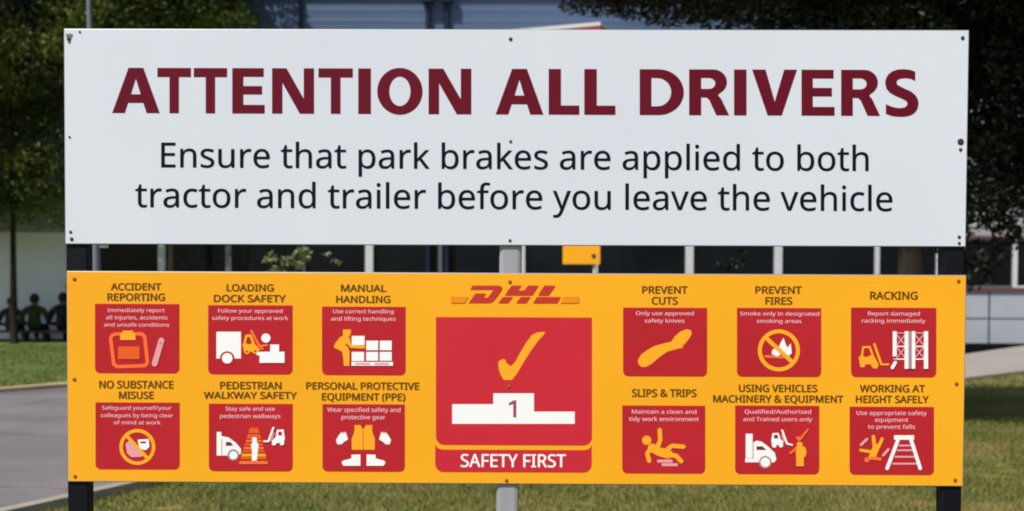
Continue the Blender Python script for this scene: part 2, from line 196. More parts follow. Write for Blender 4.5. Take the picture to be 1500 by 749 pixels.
def text_words(body, u0, u1, vtop, vbase, track=0):
    x = 0; raw = []; wi = []; nw = 0
    for i, ch in enumerate(body):
        g = GLYPH[ch]; nw += ch == ' '
        for lp in g[1:]: raw.append([(x+lp[k], lp[k+1]) for k in range(0, len(lp), 2)]); wi.append(nw)
        x += g[0] + track
    a = min(p[0] for l in raw for p in l); b = max(p[0] for l in raw for p in l)
    k = (u1-u0)/(b-a); h = (vbase-vtop)/714.0; out = [[] for _ in range(nw+1)]
    for l, j in zip(raw, wi):
        q = []
        for p in l:
            u = u0+(p[0]-a)*k; q.append(B(u, vbase+(u-u0)*SLOPE-p[1]*h))
        out[j].append(q)
    return out
class Pict:
    """one pictogram: simple shapes in the pixels of an enlargement, each layer 0.1 mm proud of the last"""
    def __init__(s, ou, ov, k): s.ou, s.ov, s.k = ou, ov, k; s.mb = MB(); s.n = 0; s.mats = []
    def P(s, x, y): return B(s.ou+x/s.k, s.ov+y/s.k)
    def slot(s, m):
        if m not in s.mats: s.mats.append(m)
        return s.mats.index(m)
    def face(s, pts, fs, m):
        y = PICT_Y-.0001*s.n; s.n += 1
        s.mb.add([(p[0], y, p[1]) for p in (s.P(*q) for q in pts)], fs, s.slot(m)); return s
    def poly(s, pts, m): return s.face(pts, [tuple(range(len(pts)))], m)
    def rect(s, x0, y0, x1, y1, m): return s.poly([(x0,y0),(x0,y1),(x1,y1),(x1,y0)], m)
    def disc(s, x, y, r, m, ry=None):
        return s.poly([(x+r*math.cos(t), y+(ry or r)*math.sin(t)) for t in [2*math.pi*i/24 for i in range(24)]], m)
    def ring(s, x, y, ro, ri, m):
        n = 36; a = [2*math.pi*i/n for i in range(n)]
        return s.face([(x+ro*math.cos(t), y+ro*math.sin(t)) for t in a]+[(x+ri*math.cos(t), y+ri*math.sin(t)) for t in a],
                      [(i, (i+1) % n, n+(i+1) % n, n+i) for i in range(n)], m)
    def stroke(s, pts, wd, m, closed=False):
        h = wd/2
        segs = list(zip(pts, pts[1:]))+([(pts[-1], pts[0])] if closed else [])
        V = []; F = []
        for (x0, y0), (x1, y1) in segs:
            L = math.hypot(x1-x0, y1-y0); ang = math.atan2(y1-y0, x1-x0); b = len(V)
            V += [(x1+h*math.cos(ang+t), y1+h*math.sin(ang+t)) for t in [math.pi/2-math.pi*i/8 for i in range(9)]]
            V += [(x0+h*math.cos(ang+t), y0+h*math.sin(ang+t)) for t in [-math.pi/2-math.pi*i/8 for i in range(9)]]
            F.append(tuple(range(b, b+18)))
        for i, f in enumerate(F):                  # each stroke one hair proud of the last, so nothing overlaps in a plane
            s.face([V[j] for j in f], [tuple(range(18))], m)
        return s
    def put(s, parent, name='pictogram', label=None):
        me = s.mb.mesh()
        bm = bmesh.new(); bm.from_mesh(me); bm.faces.ensure_lookup_table(); bm.normal_update()
        for f in bm.faces:
            if f.normal.y > 0: f.normal_flip()
        bm.to_mesh(me); bm.free()
        return put(name, me, s.mats, parent, label)

# ------------------------------------------------------------------ ground, road, path
M = {}
M['grass'] = mat('mown_grass', rgb(102,110,54), .95, .1, c2=rgb(140,128,76), scale=1.6, bump=.6, bscale=40, detail=9)
M['asphalt'] = mat('worn_asphalt', rgb(122,118,122,.70), .9, .25, c2=rgb(156,150,152,.70), scale=.55, bump=.25, bscale=120, detail=8)
def crack_road(m):
    n = m.node_tree.nodes; l = m.node_tree.links; p = n['Principled BSDF']; src = p.inputs['Base Color'].links[0].from_socket
    tc = n.new('ShaderNodeTexCoord'); nz = n.new('ShaderNodeTexNoise'); nz.inputs['Scale'].default_value = 1.3; nz.inputs['Detail'].default_value = 4
    l.new(tc.outputs['Object'], nz.inputs['Vector']); ad = n.new('ShaderNodeMix'); ad.data_type = 'VECTOR'; ad.inputs[0].default_value = .35
    l.new(tc.outputs['Object'], ad.inputs[4]); l.new(nz.outputs['Color'], ad.inputs[5])
    vo = n.new('ShaderNodeTexVoronoi'); vo.feature = 'DISTANCE_TO_EDGE'; vo.inputs['Scale'].default_value = .42; l.new(ad.outputs[1], vo.inputs['Vector'])
    mr = n.new('ShaderNodeMapRange'); mr.inputs[1].default_value = .002; mr.inputs[2].default_value = .012; mr.inputs[3].default_value = .72; mr.inputs[4].default_value = 1
    l.new(vo.outputs['Distance'], mr.inputs[0])
    ag = n.new('ShaderNodeTexNoise'); ag.inputs['Scale'].default_value = 45; ag.inputs['Detail'].default_value = 3; l.new(tc.outputs['Object'], ag.inputs['Vector'])
    m2 = n.new('ShaderNodeMapRange'); m2.inputs[1].default_value = .3; m2.inputs[2].default_value = .7; m2.inputs[3].default_value = .86; m2.inputs[4].default_value = 1.12; l.new(ag.outputs[0], m2.inputs[0])
    mu = n.new('ShaderNodeMath'); mu.operation = 'MULTIPLY'; l.new(mr.outputs[0], mu.inputs[0]); l.new(m2.outputs[0], mu.inputs[1])
    mx = n.new('ShaderNodeVectorMath'); mx.operation = 'SCALE'; l.new(src, mx.inputs[0]); l.new(mu.outputs[0], mx.inputs['Scale']); l.new(mx.outputs[0], p.inputs['Base Color'])
crack_road(M['asphalt'])
M['concrete'] = mat('pale_concrete', rgb(188,180,172,.66), .9, .2, vary=.09, scale=1.5, bump=.1, bscale=40)
M['kerb'] = mat('kerb_stone', rgb(186,178,160,.7), .9, .2, vary=.12, scale=4, bump=.2)
M['kerb_tan'] = mat('kerb_tan', rgb(196,166,138,.85), .9, .2, vary=.15, scale=2, bump=.2)
M['plinth_shade'] = mat('dark_strip', rgb(20,20,21,.8), 1.0, 0, vary=.3, scale=8)  # shadow at the wall base painted as a near-black ground colour
near = [G(60,749)+(G(60,749)-G(230,710))*6.0, G(60,749), G(230,710), G(420,676), G(700,632), G(1000,596), G(1415,559), G(1500,548), G(1900,530), G(2600,512)]
far = [Vector((-70,13.4,0)), Vector((-30,13.9,0)), G(0,575), G(95,567), G(420,552), G(800,536), G(1200,526), G(1415,519), G(1500,507), Vector((19,26.6,0)), Vector((45,26.9,0))]
near2 = [(p.x, p.y) for p in near]; far2 = [(p.x, p.y) for p in far]
gs = [(-400,-400),(400,-400),(400,400),(-400,400)]
tag(sheet('ground', gs, 0, M['grass']), kind='structure')
M['lawn'] = mat('green_lawn', rgb(92,110,52), .95, .1, c2=rgb(116,128,70), scale=1.2, bump=.6, bscale=40, detail=8)
lawn_poly = [(p[0], p[1]+.03) for p in far2[:7]] + [(far2[6][0]-3, 27.65), (-70, 27.65)]
tag(sheet('lawn', lawn_poly, .004, M['lawn']), kind='structure')
split_n = near2[:5]; split_f = far2[:6]
road_poly = split_n + split_f[::-1] + [(-70, near2[0][1])]
tag(sheet('road', road_poly, .004, M['asphalt']), kind='structure')
path_poly = near2[4:] + far2[5:][::-1]
tag(sheet('path', path_poly, .008, M['concrete']), kind='structure')
def kerb_line(name, pts, wd, h, m):
    L = []; Rr = []
    for i, p in enumerate(pts):
        a = Vector(pts[max(i-1,0)]); b = Vector(pts[min(i+1,len(pts)-1)]); d = (b-a).normalized(); n = Vector((-d.y, d.x))
        L.append(Vector(p)+n*wd/2); Rr.append(Vector(p)-n*wd/2)
    bm = MB()
    for i in range(len(pts)-1):
        a, b, c, d = L[i], L[i+1], Rr[i+1], Rr[i]
        bm.add([(a.x,a.y,0),(b.x,b.y,0),(c.x,c.y,0),(d.x,d.y,0),(a.x,a.y,h),(b.x,b.y,h),(c.x,c.y,h),(d.x,d.y,h)],
               [(4,7,6,5),(0,1,5,4),(2,3,7,6),(0,4,7,3),(1,2,6,5)])
    o = bm.put(name, m); return tag(o, kind='structure')
def shift(pts, d): return [(p[0]+d[0], p[1]+d[1]) for p in pts]
kerb_line('kerb', near2, .11, .07, M['kerb'])
kerb_line('kerb_far', far2[:6], .30, .06, M['kerb_tan'])

# ------------------------------------------------------------------ warehouse behind
YB = 27.7                                       # front face of the building
def ZB(v, u=750): return A(u, v, YB).z
def XB(u, v=380): return A(u, v, YB).x
M['clad_blue'] = mat('blue_grey_cladding', rgb(94,118,156,.56), .55, .35, vary=.06, scale=.4)
M['clad_light'] = mat('light_grey_cladding', rgb(184,188,194,.62), .6, .3, vary=.05, scale=.5)
M['panel'] = mat('light_grey_panel', rgb(178,184,194,.80), .6, .3, vary=.05, scale=.7)
M['seam'] = mat('panel_seam', rgb(96,104,118,.6), .7, .2)
M['plinth'] = mat('dark_plinth', rgb(40,42,46), .8, .2, vary=.2, scale=3)
M['trim_red'] = mat('weathered_red_trim', rgb(122,84,86,.65), .7, .2, vary=.12, scale=2)
M['frame_white'] = mat('white_frame', rgb(226,230,232,.72), .5, .3, vary=.04, scale=5)
M['frame_grey'] = mat('grey_frame', rgb(110,116,122,.7), .5, .3)
M['glass'] = mat('dark_tinted_glass', rgb(17,22,27), .06, .12, vary=.35, scale=.35)
M['pipe_blue'] = mat('navy_downpipe', rgb(13,24,50,.9), .45, .4)
M['roof'] = mat('grey_roof', rgb(110,114,120,.6), .7, .2, vary=.08, scale=1)
M['can_white'] = mat('canopy_white', rgb(226,226,228,.75), .6, .3, vary=.04, scale=2)
M['can_red'] = mat('canopy_red', rgb(205,80,86,.75), .5, .3, vary=.06, scale=2)
bd = empty('warehouse_building', (0, YB+7, 0), 'long warehouse behind the signs with blue grey cladding and a dark window band', 'building')
X0, X1, DP = -34.0, 40.0, 15.0
z_sill, z_head, z_red, z_top = ZB(424), ZB(349), ZB(343), 9.0
z_blue = ZB(44)
# lower panels, left plain wall, light wall over the windows
MB().box(XB(97), X1, YB, YB+.2, .034, z_sill).put('lower_panel_wall', M['panel'], bd)
M['white_wall'] = mat('white_painted_wall', (.76,.77,.80,1), .7, .2, vary=.05, scale=.6)
MB().box(X0, XB(97)-.003, YB, YB+.2, .034, z_head+.10).put('plain_wall', M['white_wall'], bd, 'plain grey wall left of the windows')
sm = MB(); x = XB(1450) - 2.2*18
while x < X1:
    if x > XB(97): sm.box(x-.025, x+.025, YB-.006, YB+.01, .04, z_sill-.004)
    x += 2.2
zs = ZB(464); sm.box(XB(97)+.01, X1-.01, YB-.004, YB+.01, zs-.02, zs+.02)
sm.put('panel_seams', M['seam'], bd)
MB().box(X0, X1, YB-.02, YB+.2, 0, .031).put('plinth', M['plinth'], bd)
MB().box(XB(97), X1, YB-.07, YB+.2, z_sill+.002, z_sill+.085).put('window_sill', M['trim_red'], bd)
MB().box(XB(97), X1, YB-.05, YB+.2, z_head+.024, z_head+.10).put('window_head_trim', M['trim_red'], bd)
def ribbed(name, x0, x1, z0, z1, pitch, depth, m):
    prof = []; z = z0
    while z < z1-.001:
        zz = min(z+pitch, z1); k = zz-z
        prof += [(YB, z), (YB, z+k*.55), (YB-depth, z+k*.68), (YB-depth, z+k*.9)]
        z = zz
    prof.append((YB, z1))
    n = len(prof); V = [(x0, y, z) for y, z in prof]+[(x1, y, z) for y, z in prof]
    mb = MB(); mb.add(V, [(i, n+i, n+i+1, i+1) for i in range(n-1)])
    mb.add([(x0,YB+.2,z0),(x1,YB+.2,z0),(x1,YB+.2,z1),(x0,YB+.2,z1)], [(1,0,3,2)])
    return mb.put(name, m, bd)
ribbed('light_cladding', X0, X1, z_head+.103, z_blue, .30, .03, M['clad_light'])
ribbed('blue_cladding', X0, X1, z_blue+.003, z_top, .27, .006, M['clad_blue'])
MB().box(X0-.2, X1+.2, YB-.33, YB+DP+.4, z_top+.003, z_top+.2).put('roof', M['roof'], bd)
sw = MB(); sw.box(X0, X0+.2, YB+.203, YB+DP-.2, 0, z_top); sw.box(X1-.2, X1, YB+.203, YB+DP-.2, 0, z_top); sw.box(X0, X1, YB+DP-.197, YB+DP, 0, z_top)
sw.put('rear_wall', M['clad_light'], bd)
# the window band: one window per bay, each a frame with its pane
mull = [(97,8,0),(237,10,0),(335,8,1),(443,7,0),(541,11,0),(645,5,1),(766,6,0),(873,5,0),(1010,11,0),(1140,11,0),(1285,6,0),(1375,6,0),(1487,6,0)]
u = 1487
for k in range(9):
    u += 112 + 14*(k % 2); mull.append((u, 5+2*(k % 2), 0))
for (ua, wa, ga), (ub, wb, gb) in zip(mull, mull[1:]):
    xa, xb = XB(ua), XB(ub)-.004; t = wa*.0172/2; t2 = wb*.0172/2
    fr = MB(); zz0, zz1 = z_sill+.088, z_head+.02
    fr.box(xa, xa+t, YB-.03, YB+.10, zz0, zz1, ga); fr.box(xb-t2, xb, YB-.03, YB+.10, zz0, zz1, gb)
    fr.box(xa+t+.001, xb-t2-.001, YB-.01, YB+.10, zz0, zz0+.05, 1 if ua < 1400 else 0); fr.box(xa+t+.001, xb-t2-.001, YB-.01, YB+.10, zz1-.05, zz1, 1)
    f = fr.put('window', [M['frame_white'], M['frame_grey']], bd)
    MB().box(xa+t, xb-t2, YB+.06, YB+.075, zz0+.04, zz1-.04).put('pane', M['glass'], f)
for uu, wd, hop in ((441, 6, False), (628, 8, True), (655, 8, True)):
    xt, xb_ = A(uu, 20, YB).x, A(uu, 380, YB).x; r = wd*.0172/2
    mb = MB().tube([(xb_, YB-.11, 0), (xb_, YB-.11, 3), (xt, YB-.11, z_top-.1)], r, 10)
    for z in (3.4, 6.2): mb.box(xt-r*1.5, xt+r*1.5, YB-.13, YB-.01, z, z+.06)
    if hop: mb.box(xt-.16, xt+.16, YB-.32, YB-.05, ZB(6), ZB(6)+.32)
    mb.put('downpipe', M['pipe_blue'], bd)
# small canopy roof: white top edge, red stripe
pa, pb = A(560,66,YB-.6), A(880,38,YB-2.6)
dv = (pb-pa); L = Vector((dv.x, dv.y)).length; ax = Vector((dv.x, dv.y)).normalized(); nrm = Vector((-ax.y, ax.x))
def canopy_part(name, h0, h1, m, out, back):
    V = []
    for s_, zz in ((0, pa.z), (1, pb.z)):
        q = Vector((pa.x, pa.y)) + ax*L*s_
        for o_, h in ((-out, h0), (-out, h1), (back, h1), (back, h0)):
            e = q + nrm*o_; V.append((e.x, e.y, zz+h))
    return MB().add(V, [(0,4,5,1),(1,5,6,2),(2,6,7,3),(3,7,4,0),(0,1,2,3),(4,7,6,5)]).put(name, m, bd)
canopy_part('canopy_edge', 0, .085, M['can_white'], .03, 3.2)
canopy_part('canopy_fascia', -.20, -.003, M['can_red'], 0, 3.0)
# dark sheet along the wall, its colour standing in for plinth and shadow
tag(sheet('plinth_shade_strip', [(p[0], p[1]+.02) for p in far2[6:]] + [(45, YB-.023), (far2[6][0]-3, YB-.023)], .012, M['plinth_shade']), kind='structure')

# ------------------------------------------------------------------ trees
M['bark'] = mat('dark_bark', rgb(46,42,36), .95, .1, vary=.35, scale=6, bump=.5, bscale=20, stretch=(1,1,.2))
M['leaf_left'] = leaf_mat('olive_leaves', rgb(36,48,20), rgb(72,88,36), rgb(112,124,50), .23, .8)
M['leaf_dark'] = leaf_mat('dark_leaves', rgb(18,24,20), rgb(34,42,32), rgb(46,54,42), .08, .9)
M['leaf_pale'] = leaf_mat('pale_leaves', rgb(104,114,66), rgb(150,156,108), rgb(90,102,62), .3, 2.5)
def crown_mesh(blobs, n, size, seed, shell=.55, droop=.3, gap=0.0, nf=1.25):
    """leaf blades spread through blobs (x, y, z, rx, ry, rz); uneven density leaves gaps"""
    rg = np.random.default_rng(seed)
    vol = np.array([b[3]*b[4]*b[5] for b in blobs])**.8; cnt = (n*vol/vol.sum()).astype(int)
    C = []
    for b, k in zip(blobs, cnt):
        d = rg.normal(size=(k*2, 3)); d /= np.linalg.norm(d, axis=1)[:, None]
        rr = rg.random(k*2)**.33; rr = shell*rr**.3 + (1-shell)*rr
        p = d*rr[:, None]*np.array(b[3:6]) + np.array(b[:3])
        fr = np.array([noise.noise(Vector((q[0]*nf, q[1]*nf*.45, q[2]*nf*1.3)) + Vector((seed*7.1, 0, 0))) + .5*noise.noise(Vector(q)*nf*2.5) for q in p])
        p = p[fr > gap]; C.append(p[:k])
    C = np.concatenate(C); k = len(C)
    nz = rg.normal(size=(k, 3)); nz[:, 2] = np.abs(nz[:, 2])+.35; nz /= np.linalg.norm(nz, axis=1)[:, None]
    t = rg.normal(size=(k, 3)); t[:, 2] -= droop; t -= nz*(t*nz).sum(1)[:, None]; t /= np.linalg.norm(t, axis=1)[:, None]
    s = np.cross(nz, t); L = (size*(.6+.8*rg.random(k)))[:, None]; W = L*(.36+.2*rg.random(k))[:, None]
    V = np.stack([C-t*L*.5, C+s*W*.5-t*L*.05+nz*L*.06, C+t*L*.5, C-s*W*.5-t*L*.05+nz*L*.06], 1).reshape(-1, 3)
    me = bpy.data.meshes.new('crown'); me.vertices.add(4*k); me.vertices.foreach_set('co', V.ravel().astype('f'))
    me.loops.add(4*k); me.loops.foreach_set('vertex_index', np.arange(4*k, dtype='i'))
    me.polygons.add(k); me.polygons.foreach_set('loop_start', np.arange(0, 4*k, 4, dtype='i')); me.polygons.foreach_set('loop_total', np.full(k, 4, 'i'))
    me.update(calc_edges=True); me.validate(); return me
def boughs(lobes, k, seed, flat_=.45):
    """break big crown lobes into many flat leafy boughs with air between them"""
    rg = random.Random(seed); out = []
    for x, y, z, rx, ry, rz in lobes:
        m = max(3, int(k*(rx*ry*rz)**.67))
        for _ in range(m):
            while True:
                d = Vector((rg.uniform(-1,1), rg.uniform(-1,1), rg.uniform(-1,1)))
                if .12 < d.length < 1: break
            q = rg.uniform(.30, .52)
            out.append((x+d.x*rx*.92, y+d.y*ry*.92, z+d.z*rz*.92, rx*q*1.1, ry*q*1.1, min(rx, rz)*q*flat_*1.5))
    return out
def tree(name, base, height, rad, blobs, n, size, seed, leaf, label, cat='tree', gap=0.0, limbs=7, group=None, k_boughs=0, core=True):
    t = empty(name, base, label, cat, group)
    b = Vector(base); rg = random.Random(seed); mb = MB()
    pts = [b+Vector((rg.uniform(-.05,.05)*k*rad*4, rg.uniform(-.05,.05)*k*rad*4, height*k/6)) for k in range(7)]
    mb.tube([b+Vector((0,0,-.05))]+pts[1:], [rad*1.25]+[rad*(1-.8*k/6) for k in range(1, 7)], 10)
    for i in range(limbs):
        bl = blobs[i % len(blobs)]; k = rg.uniform(.38, .8); st = b.lerp(pts[-1], k); st = pts[int(k*6)].lerp(pts[min(6, int(k*6)+1)], k*6-int(k*6))
        en = Vector(bl[:3])+Vector((rg.uniform(-.5,.5)*bl[3], rg.uniform(-.5,.5)*bl[4], rg.uniform(-.3,.4)*bl[5]))
        md = st.lerp(en, .5)+Vector((0, 0, .12*(en-st).length)); r0 = rad*(1-.8*k)*.6
        mb.tube([st, st.lerp(md, .5)+Vector((0,0,.03)), md, en], [r0, r0*.75, r0*.5, r0*.15], 7)
    mb.put('trunk', M['bark'], t)
    put('crown', crown_mesh(([(b[0], b[1], b[2], b[3]*.9, b[4]*.9, b[5]*.9) for b in blobs] if core else [])+(boughs(blobs, k_boughs, seed) if k_boughs else []), n, size, seed, gap=gap), leaf, t)
    return t
# left tree beside the bench: trunk at columns 15-25, crown over the frame's upper left
YT = 26.0
tb = G(20, 512); tx = A(20, 420, YT).x
def bl(u, v, y, rx, ry, rz):
    p = A(u, v, y); return (p.x, p.y, p.z, rx, ry, rz)
tree('broadleaf_tree', (tx, YT, 0), 9.5, .085*1.0,
     [bl(-40,190,YT,1.9,1.7,2.3), bl(50,70,YT-.4,1.5,1.5,1.8), bl(40,230,YT+.2,1.25,1.3,1.55), bl(60,300,YT,1.2,1.2,.75), bl(80,235,YT-.3,.95,1.2,1.2), bl(85,290,YT,.8,1.0,.75), bl(20,270,YT,1.1,1.1,1.0), bl(-60,305,YT,1.6,1.5,.85), bl(150,40,YT-.2,1.8,1.7,1.5),
      bl(10,-80,YT,2.4,2.2,1.9), bl(200,-40,YT,1.8,1.7,1.4), bl(-120,60,YT,2.0,1.8,2.4), bl(-220,180,YT,2.2,2.0,2.6), bl(-330,60,YT,2.2,2.0,2.6), bl(-200,-60,YT,2.4,2.2,2.0), bl(-150,40,YT-1.9,2.2,1.6,1.7), bl(-240,-20,YT-2.2,2.2,1.6,1.8), bl(-120,130,YT-1.2,1.6,1.3,1.3)],  # lobes out of frame and forward are added to shade bench and wall
     185000, .10, 3, M['leaf_left'], 'olive green broadleaf tree with a slim dark trunk beside the bench', gap=-.34, limbs=14, k_boughs=13)
tree('broadleaf_tree', (A(250,300,26.0).x, 26.0, 0), 10, .11,
     [bl(262,20,26,1.5,1.4,1.25), bl(180,40,26.2,1.5,1.4,1.3), bl(312,10,25.8,.72,.8,1.1), bl(230,-70,26,2.1,1.9,1.5), bl(130,60,26.4,1.3,1.3,1.4)],
     90000, .10, 5, M['leaf_left'], 'dark olive tree crown rising over the left half of the white sign', gap=-.34, limbs=9, k_boughs=14)
# big dark tree over the right of the frame
YR = 9.4
def br(u, v, dy, rx, ry, rz): return bl(u, v, YR+dy, rx*.82, ry*.82, rz*.82)
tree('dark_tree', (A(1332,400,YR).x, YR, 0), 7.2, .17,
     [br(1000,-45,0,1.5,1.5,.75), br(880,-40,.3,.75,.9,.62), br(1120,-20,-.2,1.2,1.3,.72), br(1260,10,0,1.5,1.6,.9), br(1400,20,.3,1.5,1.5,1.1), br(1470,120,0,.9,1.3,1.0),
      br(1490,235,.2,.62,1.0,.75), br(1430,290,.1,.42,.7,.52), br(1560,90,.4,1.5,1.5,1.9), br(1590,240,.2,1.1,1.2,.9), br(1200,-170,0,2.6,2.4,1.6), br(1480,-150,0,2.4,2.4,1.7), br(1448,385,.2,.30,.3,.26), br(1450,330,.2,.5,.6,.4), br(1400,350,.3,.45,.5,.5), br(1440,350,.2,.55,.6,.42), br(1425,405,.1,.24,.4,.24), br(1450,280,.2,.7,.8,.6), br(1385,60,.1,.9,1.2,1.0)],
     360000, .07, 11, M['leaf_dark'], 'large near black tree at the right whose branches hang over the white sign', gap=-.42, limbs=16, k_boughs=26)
# slim young trees that show between the two boards
YS = 6.6
def bs(u, v, rx, ry, rz): return bl(u, v, YS, rx*.805, ry*.805, rz*.805)
tree('young_tree', (A(415,500,YS).x, YS, 0), 1.72, .02,
     [bs(408,386,.17,.2,.13), bs(434,376,.15,.2,.15), bs(396,405,.2,.2,.16), bs(493,388,.07,.1,.05), bs(478,372,.06,.1,.05), bs(430,430,.3,.25,.16)],
     1500, .05, 21, M['leaf_pale'], 'pale green sapling showing in the gap between the boards, left of centre', gap=-2, limbs=6, k_boughs=400, core=False)
tree('dark_shrub', (A(1078,500,YS).x, YS, 0), 1.66, .018,
     [bs(1080,380,.13,.14,.09), bs(1058,388,.10,.1,.06), bs(1085,425,.25,.22,.12)],
     700, .05, 22, M['leaf_dark'], 'dark shrub top showing in the gap between the boards, right of centre', 'shrub', gap=-2, limbs=4, k_boughs=400, core=False)

# ------------------------------------------------------------------ bench with people under the left tree
M['bench'] = mat('dark_bench_wood', rgb(48,42,36), .8, .2, vary=.2, scale=5, stretch=(.2,3,3))
M['bench_leg'] = mat('bench_iron', rgb(30,30,32), .6, .3)
YP = 26.8
def PX(u, v): return A(u, v, YP)
zs_ = PX(50, 484).z
be = empty('bench', (PX(45,500).x, YP, 0), 'low dark bench under the left tree with people sitting on it', 'bench')
xl, xr = PX(-45,480).x, PX(140,480).x
mb = MB()
for k in range(4): mb.box(xl, xr, YP-.2+k*.105, YP-.2+k*.105+.09, zs_-.06, zs_)
mb.put('seat', M['bench'], be, bevel=.006)
for uu in (-35, 37, 68, 130):
    x = PX(uu, 490).x
    MB().box(x-.04, x+.04, YP-.16, YP+.16, 0, zs_-.063).put('leg', M['bench_leg'], be)
M['skin'] = mat('skin', rgb(104,74,60), .6, .3)
M['hair'] = mat('dark_hair', rgb(24,21,19), .7, .3, vary=.3, scale=40)
M['shoe'] = mat('dark_shoe', rgb(24,24,26), .6, .3)
def person(u, shirt, trouser, label, lean=0.0, s=1.0, elbows=1.0):
    x0 = PX(u, 480).x; sh = mat('shirt', shirt, .85, .1, vary=.15, scale=14, bump=.2, bscale=30); tr = mat('trousers', trouser, .85, .1, vary=.1, scale=10)
    t = empty('person', (x0, YP, 0), label, 'person', 'people sitting on the bench')
    V = []; E = []; Rd = []
    def v(p, r, prev=None):
        V.append(Vector((x0+p[0]*s, YP+p[1]*s+lean*(p[2]), zs_+p[2]*s))); Rd.append(r*s); i = len(V)-1
        if prev is not None: E.append((prev, i))
        return i
    pel = v((0,0,.10), (.165)); ab = v((0,.0,.24), .145, pel); ch = v((0,.01,.40), .185, ab); up = v((0,.02,.50), .13, ch)
    nk = v((0,.03,.585), .058, up); h0 = v((0,.04,.66), .082, nk); h1 = v((0,.045,.74), .098, h0); h2 = v((0,.04,.80), .075, h1)
    nose = v((0,.16,.70), .016, h0)
    for sg in (-1, 1):
        v((sg*.105,.035,.70), .02, h1)                                        # ear
        s1 = v((sg*.17,.02,.49), .088, up); s2 = v((sg*.24,.02,.43), .08, s1); el = v((sg*(.31+.05*elbows),.02,.17), .058, s2)
        wr = v((sg*.17,.28,.12), .032, el); pm = v((sg*.14,.36,.125), .04, wr)
        for k in range(4):
            f1 = v((sg*(.10+.024*k),.415,.118+.004*(k%2)), .010, pm); v((sg*(.10+.024*k),.455-.008*abs(k-1.5),.10), .009, f1)
        th = v((sg*.095,.37,.12), .011, pm); v((sg*.075,.40,.11), .010, th)
        hp = v((sg*.09,.06,.085), .105, pel); kn = v((sg*.13,.46,.05), .07, hp); ca = v((sg*.13,.47,-.18), .055, kn)
        an = v((sg*.13,.44,-zs_/s+.09), .04, ca); v((sg*.14,.56,-zs_/s+.04), .036, an)
    me = bpy.data.meshes.new('body'); me.from_pydata(V, E, []); o = bpy.data.objects.new('tmp', me); COL.objects.link(o)
    md = o.modifiers.new('skin', 'SKIN'); md.use_smooth_shade = True
    for i, r in enumerate(Rd): me.skin_vertices[0].data[i].radius = (r, r*(.8 if i < 4 else 1))
    me.skin_vertices[0].data[pel].use_root = True
    ss = o.modifiers.new('sub', 'SUBSURF'); ss.levels = 2; ss.render_levels = 2
    bpy.context.view_layer.update(); dg = bpy.context.evaluated_depsgraph_get()
    m2 = bpy.data.meshes.new_from_object(o.evaluated_get(dg)); bpy.data.objects.remove(o); bpy.data.meshes.remove(me)
    m2.materials.clear()
    for p in m2.polygons:
        c = p.center; z = (c.z-zs_)/s; y = (c.y-YP-lean*z)/s; ax_ = abs(c.x-x0)/s
        if z > .575 or (y > .27 and z > .085 and ax_ < .2 and z < .16): p.material_index = 2
        elif z < -zs_/s+.11: p.material_index = 3
        elif z < .05 or (y > .17 and z < .13): p.material_index = 1
        p.use_smooth = True
    put('body', m2, [sh, tr, M['skin'], M['shoe']], t)
    bm = bmesh.new(); bmesh.ops.create_icosphere(bm, subdivisions=3, radius=.112*s)
    for q in list(bm.verts):
        if q.co.z < -.115*s or (q.co.y > .05*s and q.co.z < .04*s): bm.verts.remove(q)
    for q in bm.verts:
        q.co.z *= 1.12; q.co *= 1+.05*noise.noise(q.co*30)
        q.co += Vector((x0, YP+.035*s+lean*.75, zs_+.742*s))
    hm = bpy.data.meshes.new('hair'); bm.to_mesh(hm); bm.free()
    for p in hm.polygons: p.use_smooth = True
    h = put('hair', hm, M['hair'], t); so_ = h.modifiers.new('s', 'SOLIDIFY'); so_.thickness = .012
    return t
person(50, rgb(44,54,34), rgb(20,21,26), 'dark haired person in a dark green top sitting on the bench, arms bent outward', 0, 1.05, 1.0)
person(92, rgb(25,27,29), rgb(18,19,23), 'person in dark grey clothes on the bench, half hidden by the yellow sign', 0, 1.09, .8)
person(16, rgb(40,42,41), rgb(22,23,27), 'person in grey sitting on the bench behind the slim tree trunk', 0, .95, .7)

# ------------------------------------------------------------------ lamp post and small yellow sign between road and boards
M['galv'] = mat('galvanised_steel', rgb(160,163,172,.95), .5, .4, metal=.1, vary=.08, scale=9)
M['lamp_grey'] = mat('painted_grey_steel', rgb(120,128,140,.8), .5, .4, vary=.06, scale=8)
YL = 12.6
p0, p1, p2 = A(142,560,YL), A(140,380,YL), A(130.5,20,YL)
lb = Vector((p1.x + (p1.x-p2.x)/(p1.z-p2.z)*-p1.z*-1, YL, 0)); lb.x = p1.x + (p1.x-p2.x)/(p2.z-p1.z)*p1.z
lp = empty('lamp_post', (lb.x, YL, 0), 'slender tapering grey lamp post beside the left black post of the sign', 'lamp post')
dir_ = (Vector((p2.x, YL, p2.z))-lb); top = lb + dir_*(7.2/dir_.z)
r0, r2 = 13/1800*(YL-CAM.y)/2, 6.5/1800*(YL-CAM.y)/2
rt = r2-(r0-r2)/(p2.z-p1.z)*(7.2-p2.z)
MB().tube([lb, lb.lerp(top, .03), lb.lerp(top, p1.z/7.2), lb.lerp(top, p2.z/7.2), top], [r0*1.2, r0*1.2, r0, r2, max(.02, r2*.8)], 16).put('pole', M['lamp_grey'], lp)
MB().tube([top-Vector((0,0,.02)), top+Vector((.1,-.3,.18)), top+Vector((.15,-.9,.25))], [.03,.028,.026], 10).put('arm', M['lamp_grey'], lp)
MB().box(top.x+.05, top.x+.28, -1.55+top.y, -.85+top.y, top.z+.19, top.z+.31).put('lamp_head', M['lamp_grey'], lp, bevel=.03)

